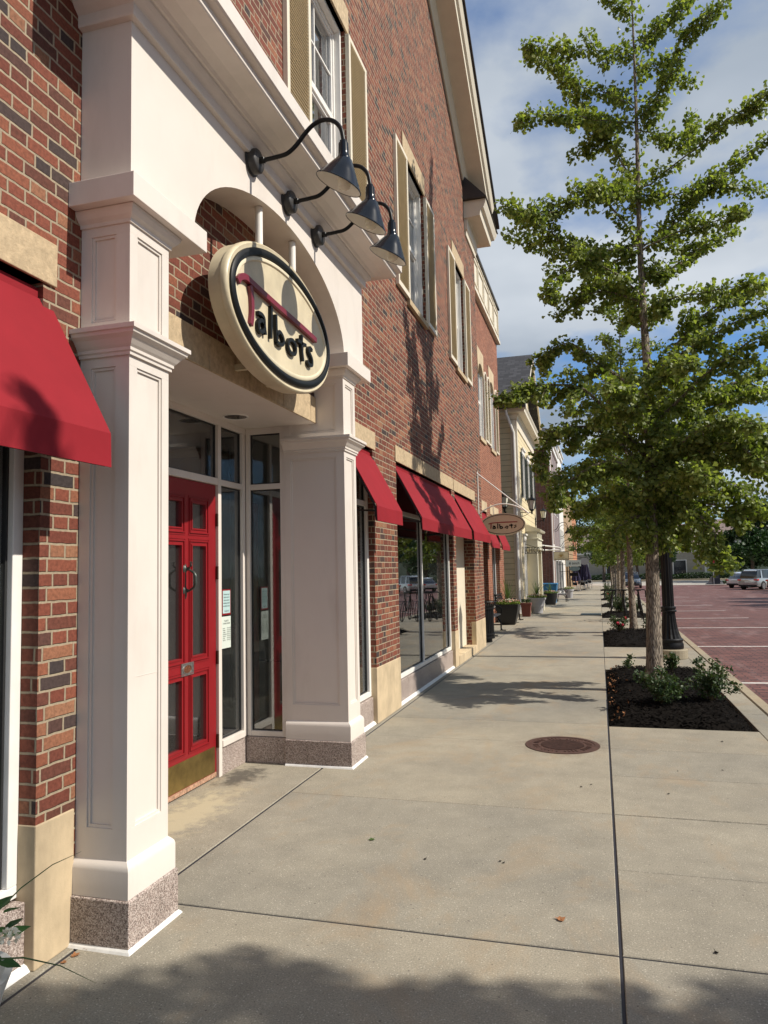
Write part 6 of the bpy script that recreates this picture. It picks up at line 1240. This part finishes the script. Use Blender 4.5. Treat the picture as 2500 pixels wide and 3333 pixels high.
BR=[[[0.81,11.03,9.81],[0.65,10.93,9.9],[0.49,10.84,9.99],[0.39,10.73,10.13]],[[0.82,11.01,9.25],[1.03,11.12,9.51],[1.32,11.26,9.79],[1.64,11.42,10.16],[1.78,11.51,10.42]],[[0.81,11.0,9.08],[0.66,10.93,9.16],[0.13,10.69,9.19],[-0.42,10.44,9.21],[-0.72,10.3,9.11]],[[0.81,11.0,9.05],[1.14,11.11,8.98],[1.45,11.23,8.82],[1.67,11.3,8.75]],[[0.81,10.97,8.16],[1.1,10.86,8.42],[1.33,10.76,8.68],[1.52,10.64,9.04],[1.98,10.47,9.34]],[[0.79,10.98,8.34],[0.55,11.12,8.7],[0.25,11.26,8.93],[-0.08,11.41,9.17],[-0.36,11.57,9.62],[-0.8,11.78,10.16]],[[0.8,10.97,8.11],[0.3,10.71,8.08],[-0.13,10.47,8.1],[-0.56,10.24,8.06],[-0.85,10.07,7.88]],[[0.66,10.97,8.16],[0.31,11.11,8.25],[0.02,11.27,8.07],[-0.17,11.37,7.96]],[[0.79,10.93,7.12],[0.51,11.14,7.74],[0.33,11.3,8.23],[0.05,11.51,8.92],[-0.18,11.63,9.28]],[[0.8,10.93,7.07],[1.12,10.77,7.19],[1.51,10.56,7.35],[1.88,10.32,7.56],[2.33,10.06,7.65],[2.56,9.93,7.68]],[[0.81,10.96,7.99],[1.2,11.27,8.05],[1.48,11.53,7.97],[1.66,11.79,8.39],[1.66,11.86,8.53]],[[0.79,10.93,7.06],[0.45,10.36,6.8],[0.16,9.73,6.7]],[[0.76,10.9,6.24],[0.25,10.41,6.83],[-0.11,10.2,6.7],[-0.47,9.98,6.47],[-0.79,9.79,6.45],[-1.08,9.6,6.54]],[[0.77,10.9,6.24],[0.3,10.69,6.15],[-0.21,10.47,6.2],[-0.62,10.24,6.48],[-0.9,10.1,6.6]],[[0.76,10.89,6.17],[0.13,11.1,6.08],[-0.16,11.19,6.31],[-0.7,11.35,6.65],[-1.19,11.49,6.99]],[[0.78,10.89,6.21],[1.1,11.01,6.45],[1.33,11.1,6.69],[1.62,11.22,7.03],[2.04,11.38,7.42],[2.64,11.59,7.88],[2.97,11.69,8.08]],[[0.79,10.89,6.17],[1.27,10.68,6.28],[1.65,10.51,6.3],[2.11,10.29,6.27]],[[0.79,10.93,7.02],[1.24,11.05,6.99],[1.79,11.21,7.12],[2.55,11.43,7.07]],[[0.77,10.86,5.44],[0.41,10.59,5.73],[-0.0,10.31,5.9],[-0.36,10.06,5.61],[-0.53,9.86,5.25]],[[0.77,10.86,5.4],[0.24,10.78,5.59],[-0.2,10.71,5.51],[-0.45,10.66,5.27]],[[0.78,10.88,5.79],[1.2,11.16,5.96],[1.69,11.53,6.38],[2.19,11.88,6.72]],[[0.78,10.86,5.3],[1.06,10.65,5.31],[1.56,10.24,5.23],[2.09,9.76,5.08]],[[0.73,10.77,3.09],[0.07,10.38,3.97],[-0.47,10.17,4.16],[-0.89,10.02,4.07],[-1.25,9.87,3.91]],[[0.74,10.81,4.01],[0.1,11.12,4.68],[-0.36,11.31,5.06],[-0.87,11.51,4.81]],[[0.73,10.77,2.96],[0.11,10.51,3.54],[-0.5,10.33,3.55],[-0.72,10.17,3.03]],[[0.73,10.76,2.76],[0.21,10.3,3.06],[-0.27,9.9,2.85],[-0.61,9.56,2.59]],[[0.72,10.75,2.57],[0.39,10.91,2.73],[0.01,11.08,2.63],[-0.39,11.25,2.46]],[[0.72,10.74,2.32],[0.42,10.38,2.31],[0.16,9.94,2.05]],[[0.73,10.79,3.54],[1.33,10.51,4.08],[1.82,10.28,4.41],[2.22,10.09,4.61]],[[0.74,10.78,3.35],[1.38,11.14,3.76],[2.05,11.48,4.04],[2.46,11.68,4.19]],[[0.74,10.77,3.09],[1.26,10.28,3.23],[1.64,9.9,3.15],[1.95,9.47,2.84]],[[0.73,10.76,2.83],[1.31,10.88,2.87],[1.78,10.98,2.73],[2.13,11.06,2.47]],[[0.73,10.76,2.7],[1.12,10.44,2.47],[1.4,10.11,2.08],[1.44,9.76,1.58]],[[0.72,10.75,2.44],[0.92,10.92,2.25],[1.24,11.15,2.03]],[[0.75,10.81,4.07],[1.32,11.15,4.97],[1.87,11.39,5.46],[2.47,11.61,5.74]],[[0.73,10.77,3.02],[1.1,10.35,3.26],[1.53,9.79,3.48],[1.85,9.37,3.27]],[[0.74,10.78,3.22],[0.64,10.18,3.63],[0.41,9.71,3.85],[0.13,9.28,3.95]],[[0.74,10.78,3.35],[0.93,11.49,4.0],[1.24,11.93,4.28],[1.55,12.28,4.41]],[[0.74,10.8,3.74],[0.83,10.09,4.08],[1.02,9.65,4.14],[1.19,9.3,4.08]],[[0.72,10.75,2.57],[0.84,10.33,2.71],[1.06,9.7,2.81],[1.25,9.15,2.68]],[[0.76,10.85,5.08],[0.6,11.34,5.67],[0.23,11.85,6.2],[-0.05,12.15,6.28]],[[0.73,10.77,3.02],[1.38,10.47,3.07],[1.88,10.2,2.88],[2.24,9.97,2.61]],[[0.73,10.76,2.76],[1.42,10.99,2.53],[1.91,11.14,2.42],[2.28,11.26,2.35]],[[0.75,10.78,3.22],[1.53,10.21,3.38],[1.99,9.85,3.23],[2.28,9.58,3.05]],[[0.73,10.76,2.64],[0.99,10.81,2.5],[1.33,10.9,2.17],[1.44,10.96,1.86]],[[0.73,10.8,3.74],[1.41,11.23,4.04],[2.1,11.65,4.35],[2.68,12.0,4.66]],[[0.74,10.82,4.27],[1.25,10.69,4.58],[1.83,10.55,4.86],[2.37,10.42,5.06]]]
# ------------------------------------------------------------------ trees
FAN = [(0, 0), (-.26, .38), (-.52, .66), (-.30, .90), (-.06, .98), (0, .80), (.06, .98), (.30, .90), (.52, .66), (.26, .38)]
FANL = [(0, 0), (-.5, .62), (-.22, .95), (.22, .95), (.5, .62)]
def fan(m, p, d, s, rr, fine):
    d = Vector(d); d = d.normalized() if d.length > 1e-6 else Vector((0, 0, 1)); n = Vector((rr.gauss(0, 1), rr.gauss(0, 1), rr.gauss(.9, .8))); u = d.cross(n)
    if u.length < 1e-4: u = Vector((1, 0, 0))
    u.normalize(); n = u.cross(d); c = rr.uniform(-.25, .35)
    P_ = FAN if fine else FANL
    m.add([p + d * (b * s) + u * (a * s) + n * (c * s * a * a * 2 - .1 * s * b) for a, b in P_], [tuple(range(len(P_)))])
def leafy(lf, tw, pts, rr, dens, s0, spread, fine, droop=0.0, skip=.12):
    P_ = [Vector(p) for p in pts]; seg = [(b - a).length for a, b in zip(P_[:-1], P_[1:])]; L = sum(seg); n = int(L * dens)
    for k in range(n):
        t = rr.uniform(skip, 1.0) ** .85 * L; i = 0
        while i < len(seg) - 1 and t > seg[i]: t -= seg[i]; i += 1
        a, b = P_[i], P_[i + 1]; q = a + (b - a) * min(t / max(seg[i], 1e-6), 1.0); ax_ = (b - a).normalized()
        v = Vector((rr.gauss(0, 1), rr.gauss(0, 1), rr.gauss(-droop, 1))); v = v - ax_ * v.dot(ax_) * .6; v.normalize(); r = abs(rr.gauss(0, spread)) + .012
        fan(lf, q + v * r, v + Vector((0, 0, -.5 * rr.random() - droop)) + ax_ * rr.uniform(-.2, .6), s0 * rr.uniform(.62, 1.1), rr, fine)
def twig(st, lf, p, d, L, r0, rr, dens, s0, spread, fine, droop=.3, n=5):
    pts = [Vector(p)]; d = Vector(d).normalized()
    for i in range(n):
        d = (d + Vector((rr.gauss(0, .10), rr.gauss(0, .10), rr.gauss(-droop * .12, .09)))).normalized(); pts.append(pts[-1] + d * L / n)
    st.tube(pts, [r0 * (1 - .85 * i / n) for i in range(n + 1)], 5); leafy(lf, st, pts, rr, dens, s0, spread, fine, droop * .6); return pts
def ginkgo(lab, trunk, branches, seed, dens=95, s0=.064, fine=True, lat=1.0, r_base=.105, leafm='leaf', barkm='bark', group='young ginkgo trees along the kerb', ok=None):
    rr = random.Random(seed); t = thing('ginkgo_tree', lab, 'tree', trunk[0], group); st = MB(); lf = MB(); top = trunk[-1][2]
    TP = smooth2(trunk, 4); z0 = trunk[0][2]
    def rad(z): k = max(0, 1 - (z - z0) / (top - z0)); return (r_base * (.08 + .92 * k ** 1.35)) * (1 + .35 * math.exp(-(z - z0) * 7))
    rings = []
    for i, p in enumerate([Vector((trunk[0][0], trunk[0][1], z0 - .12))] + TP):
        ring = []
        for k in range(18):
            a = 2 * PI * k / 18; r = rad(max(p.z, z0)) * (1 + .045 * math.sin(3 * a + p.z * 1.7) + rr.uniform(-.03, .03)); ring.append((p.x + r * math.cos(a), p.y + r * math.sin(a), p.z))
        rings.append(ring)
    st.loft(rings)
    if fine: leafy(lf, st, [q for q in TP if q.z > 2.1], rr, 90, s0, .13, fine, .2, .0)
    for br in branches:
        B_ = smooth2(br, 4); r0 = min(.045, rad(br[0][2]) * .42) ; n = len(B_); L = sum((b - a).length for a, b in zip(B_[:-1], B_[1:]))
        B_ = [p + Vector((rr.gauss(0, .012), rr.gauss(0, .012), rr.gauss(0, .012))) if i else p for i, p in enumerate(B_)]
        st.tube(B_, [max(r0 * (1 - .85 * i / (n - 1)), .004) for i in range(n)], 6)
        low = max(0.0, min(1.0, (6.0 - br[0][2]) / 3.0)); leafy(lf, st, B_, rr, dens * (1.0 + .15 * low), s0, .055, fine, .15, .02)
        nl = int(L * lat * (3.4 + 1.5 * low))
        for k in range(nl):
            t_ = rr.uniform(.04, .92); i = min(int(t_ * (n - 1)), n - 2); p = B_[i]; ax_ = (B_[i + 1] - B_[i]).normalized()
            v = Vector((rr.gauss(0, 1), rr.gauss(0, 1), rr.gauss(-.25 if low > .3 else .1, .7))); v = (v - ax_ * v.dot(ax_)).normalized() * .8 + ax_ * .7
            if ok and not ok(p, v): continue
            twig(st, lf, p, v, rr.uniform(.18, .42) * (1 + .5 * low) * (1 - .45 * t_), .008, rr, dens * .8, s0, .045, fine, .2 + .9 * low)
    st.build('trunk', M[barkm], t, smooth=True); lf.build('crown', M[leafm], t); return t
ginkgo('nearest ginkgo tree, pale ridged trunk and open leafy limbs against the sky', TRUNK, BR, 11, dens=300, s0=.068, lat=1.35)
def rand_tree(x, y, z0, H, R_, seed, rb=.12, nb=30, zlo=1.9):
    rr = random.Random(seed); tr = [(x + .02 * math.sin(i * 1.3 + seed), y + .02 * math.cos(i + seed), z0 + H * i / 8) for i in range(9)]; br = []
    for k in range(nb):
        f = (k + rr.random() * .6) / nb; z = z0 + zlo + (H - zlo - .4) * f; a = k * 2.4 + rr.uniform(-.3, .3); L = R_ * (1.05 - .75 * f) * rr.uniform(.75, 1.1); up = .25 + .5 * f
        br.append([(x, y, z), (x + L * .35 * math.cos(a), y + L * .35 * math.sin(a), z + L * .35 * up), (x + L * .7 * math.cos(a + .08), y + L * .7 * math.sin(a + .08), z + L * .6 * up), (x + L * math.cos(a + .1), y + L * math.sin(a + .1), z + L * (up - .15) * .75)])
    return tr, br
for (y, H, R_, sd, lab, dn, s_, fine) in ((19.45, 8.6, 2.1, 3, 'second ginkgo tree, its slim trunk just left of the nearest one', 80, .075, False), (27.6, 8.4, 2.3, 4, 'third ginkgo tree, rising behind the bicycle racks', 62, .085, False), (36.4, 8.6, 2.4, 5, 'fourth ginkgo tree along the kerb', 46, .10, False), (46.3, 8.0, 2.0, 6, 'fifth ginkgo tree along the kerb', 36, .12, False), (59.5, 8.2, 2.2, 7, 'sixth ginkgo tree along the kerb', 26, .145, False), (74.5, 8.4, 2.4, 8, 'farthest ginkgo tree along the kerb', 20, .17, False)):
    x = .76 * kx(y); tr, br = rand_tree(x, y, gz(y) + .06, H, R_, sd, nb=36, zlo=2.1); ginkgo(lab, tr, br, sd, dens=dn * 1.9, s0=s_ * 1.05, fine=fine, lat=.95, r_base=.088 if y < 22 else .095, leafm='leaf2')
# shade tree beside the camera, off to the right: throws the soft shadow across the foreground
def broadleaf(name, lab, x, y, z0, H, R_, seed, n, s, leafm='leaf_d', barkm='bark_d', cz=.62, group=None, rz_=.75, trunk_r=.16, hole=.0):
    rr = random.Random(seed); t = thing(name, lab, 'tree', (x, y, z0), group); st = MB(); lf = MB()
    zc = z0 + H * cz; st.tube([(x, y, z0 - .1), (x + .05, y, z0 + H * .25), (x - .04, y + .05, z0 + H * .5), (x, y, z0 + H * .8)], [trunk_r * 1.3, trunk_r, trunk_r * .7, trunk_r * .2], 10)
    cl = []
    for k in range(26):
        a = rr.uniform(0, 2 * PI); e_ = rr.uniform(-.8, 1.35); r = R_ * rr.uniform(.5, .95); c = Vector((x + r * math.cos(a) * math.cos(e_), y + r * math.sin(a) * math.cos(e_), zc + r * rz_ * math.sin(e_))); cl.append((c, R_ * rr.uniform(.20, .40)))
        st.tube([(x, y, z0 + H * rr.uniform(.3, .55)), ((x + c.x) / 2, (y + c.y) / 2, (zc + c.z) / 2 - .1), tuple(c)], [trunk_r * .35, trunk_r * .2, .01], 5)
    for k in range(n):
        c, cr_ = cl[rr.randrange(len(cl))]; v = Vector((rr.gauss(0, 1), rr.gauss(0, 1), rr.gauss(0, 1))).normalized() * cr_ * rr.random() ** .4; leafquad(lf, c + v, s * rr.uniform(.7, 1.3), rr)
    st.build('trunk', M[barkm], t, smooth=True); lf.build('crown', M[leafm], t); return t
def shade_tree():
    rr = random.Random(31); x0, y0 = 7.1, .55; t = thing('shade_tree', 'broad street tree out of frame to the right, shading the foreground', 'tree', (x0, y0, -.13)); st = MB(); lf = MB()
    st.tube([(x0, y0, -.25), (x0 + .04, y0, 2.2), (x0 - .05, y0 + .05, 4.6), (x0, y0, 7.6)], [.2, .15, .11, .03], 10)
    E_ = [(-2.7, 2.55), (-2.3, 2.70), (-1.88, 2.86), (-1.66, 3.22), (-1.3, 3.14), (-.98, 3.04), (-.84, 3.0), (-.6, 3.18), (-.37, 3.24), (-.13, 3.14), (.23, 3.38), (.5, 3.46), (1.1, 3.4)]
    def edge(X):
        for (a, b), (c, d) in zip(E_[:-1], E_[1:]):
            if a <= X <= c: return b + (d - b) * (X - a) / (c - a)
        return 2.5
    X = -2.65
    while X < 1.2:
        Y = edge(X) - .22; first = True
        while Y > -2.2:
            if rr.random() < ((.97 if X < -.95 else .66) if first else (.62 if Y > 1.6 else .35)):
                z = rr.uniform(5.4, 8.0); c = Vector((X + rr.uniform(-.1, .1) + z / .9325, Y + .0225 * z, z)); cr_ = rr.uniform(.15, .26)
                st.tube([(x0, y0, z - 1.6), tuple((Vector((x0, y0, z - 1.0)) + c) / 2), tuple(c)], [.035, .02, .006], 4)
                for k in range(int(150 * cr_ / .2)): v = Vector((rr.gauss(0, 1), rr.gauss(0, 1), rr.gauss(0, 1))).normalized() * cr_ * rr.random() ** .5; leafquad(lf, c + v, rr.uniform(.07, .12), rr)
            first = False; Y -= rr.uniform(.22, .36)
        X += rr.uniform(.16, .26)
    for c in ((3.0, 2.56, 7.0), (3.2, 2.50, 7.3), (3.1, 2.60, 6.8)):
        for k in range(90): v = Vector((rr.gauss(0, 1), rr.gauss(0, .5), rr.gauss(0, 1.2))).normalized() * .16 * rr.random() ** .5; leafquad(lf, Vector(c) + v, .08, rr)
    st.tube([(x0, y0, 5.6), (5.0, 1.6, 6.9), (3.0, 2.38, 7.1)], [.05, .03, .006], 5)
    st.build('trunk', M['bark_d'], t, smooth=True); lf.build('crown', M['leaf'], t)
shade_tree()
spec = [(5.2, 112, 5.6, 2.2, 'dark leafy tree before the long beige building, left of the lamp post'), (.6, 113, 6.4, 2.6, 'dark tree at the end of the walk before the beige building'), (8.8, 112, 5.4, 2.0, 'dark tree between the lamp post and the stop sign'), (15.6, 112, 6.2, 2.3, 'round green tree behind the parked cars'), (18.6, 103, 9.5, 3.4, 'dark bushy tree directly behind the silver utility car'), (22.5, 108, 14, 5.2, 'tall dark tree above the silver utility car'), (29, 110, 16, 6, 'tall dark tree at the right edge of the picture'), (38, 118, 17, 6.5, 'dark tree farthest right beyond the cars'), (-9, 128, 15, 6, 'large dark tree behind the orange corner building'), (-3, 136, 16, 6, 'large dark tree above the beige roof at the end of the walk'), (4, 140, 14, 6, 'large dark tree behind the beige roof, centre')]
proto = None
for i, (x, y, H, R_, lab) in enumerate(spec): broadleaf('street_tree', lab, x, y, -.78, H, R_, 40 + i, 2600 if R_ < 3 else 6500, .30 if R_ < 3 else .42, 'leaf_d' if i != 3 else 'leaf', group='dark trees beyond the junction', trunk_r=.2, cz=.62 if R_ < 3 else .44, rz_=.75 if R_ < 3 else .95)
# clipped hedge before the end buildings
m = MB(); rr = random.Random(77)
for k in range(9000): x = rr.uniform(-12, 34); leafquad(m, (x, 119.6 + rr.uniform(-.5, .5), -.7 + rr.uniform(0, .85 + .15 * math.sin(x)) ), .22, rr)
tag(m.build('hedge', M['leaf_d'], None), 'long low dark hedge before the end buildings', 'hedge', kind='stuff')
m = MB()
for k in range(900): x = rr.uniform(13.2, 16.0); leafquad(m, (x, 90 + rr.uniform(-.4, .4), -.72 + rr.uniform(0, .35)), .16, rr)
tag(m.build('low_shrubs', M['leaf_d'], None), 'low dark shrubs between the information stand and the white car', 'shrubs', kind='stuff')
# buildings across the street (they are mirrored in the shop glass and shade the far side of the street)
ob = thing('opposite_building', 'plain beige two storey row across the street, seen mirrored in the shop glass', 'building', (24, 20, 0)); m = MB(); m.box(26, 34, -20, 52, -.3, 7.0); m.build('wall', M['beige'], ob)
for i in range(10):
    m = MB(); m.box(25.93, 25.99, -16 + i * 6.6, -13 + i * 6.6, .6, 2.8); m.box(25.93, 25.99, -16 + i * 6.6, -14.6 + i * 6.6, 4.0, 5.6); m.build('window', M['carglass'], ob)
for i, (x, y) in enumerate(((15.5, 10), (15.8, 17.5), (15.2, 25), (15.0, 38), (15.6, 43.5), (16.4, 49), (20, 61), (21, 67))): broadleaf('lot_tree', ['first', 'second', 'third', 'fourth', 'fifth', 'sixth', 'seventh', 'eighth'][i] + ' tree of the parking row across the street, counted away from the camera', x, y, -.13 + gz(y), 5.6 if i < 3 else 9.0, 1.9 if i < 3 else 2.7, 60 + i, 1800 if i < 3 else 3800, .24, 'leaf', group='trees of the parking row', trunk_r=.12)
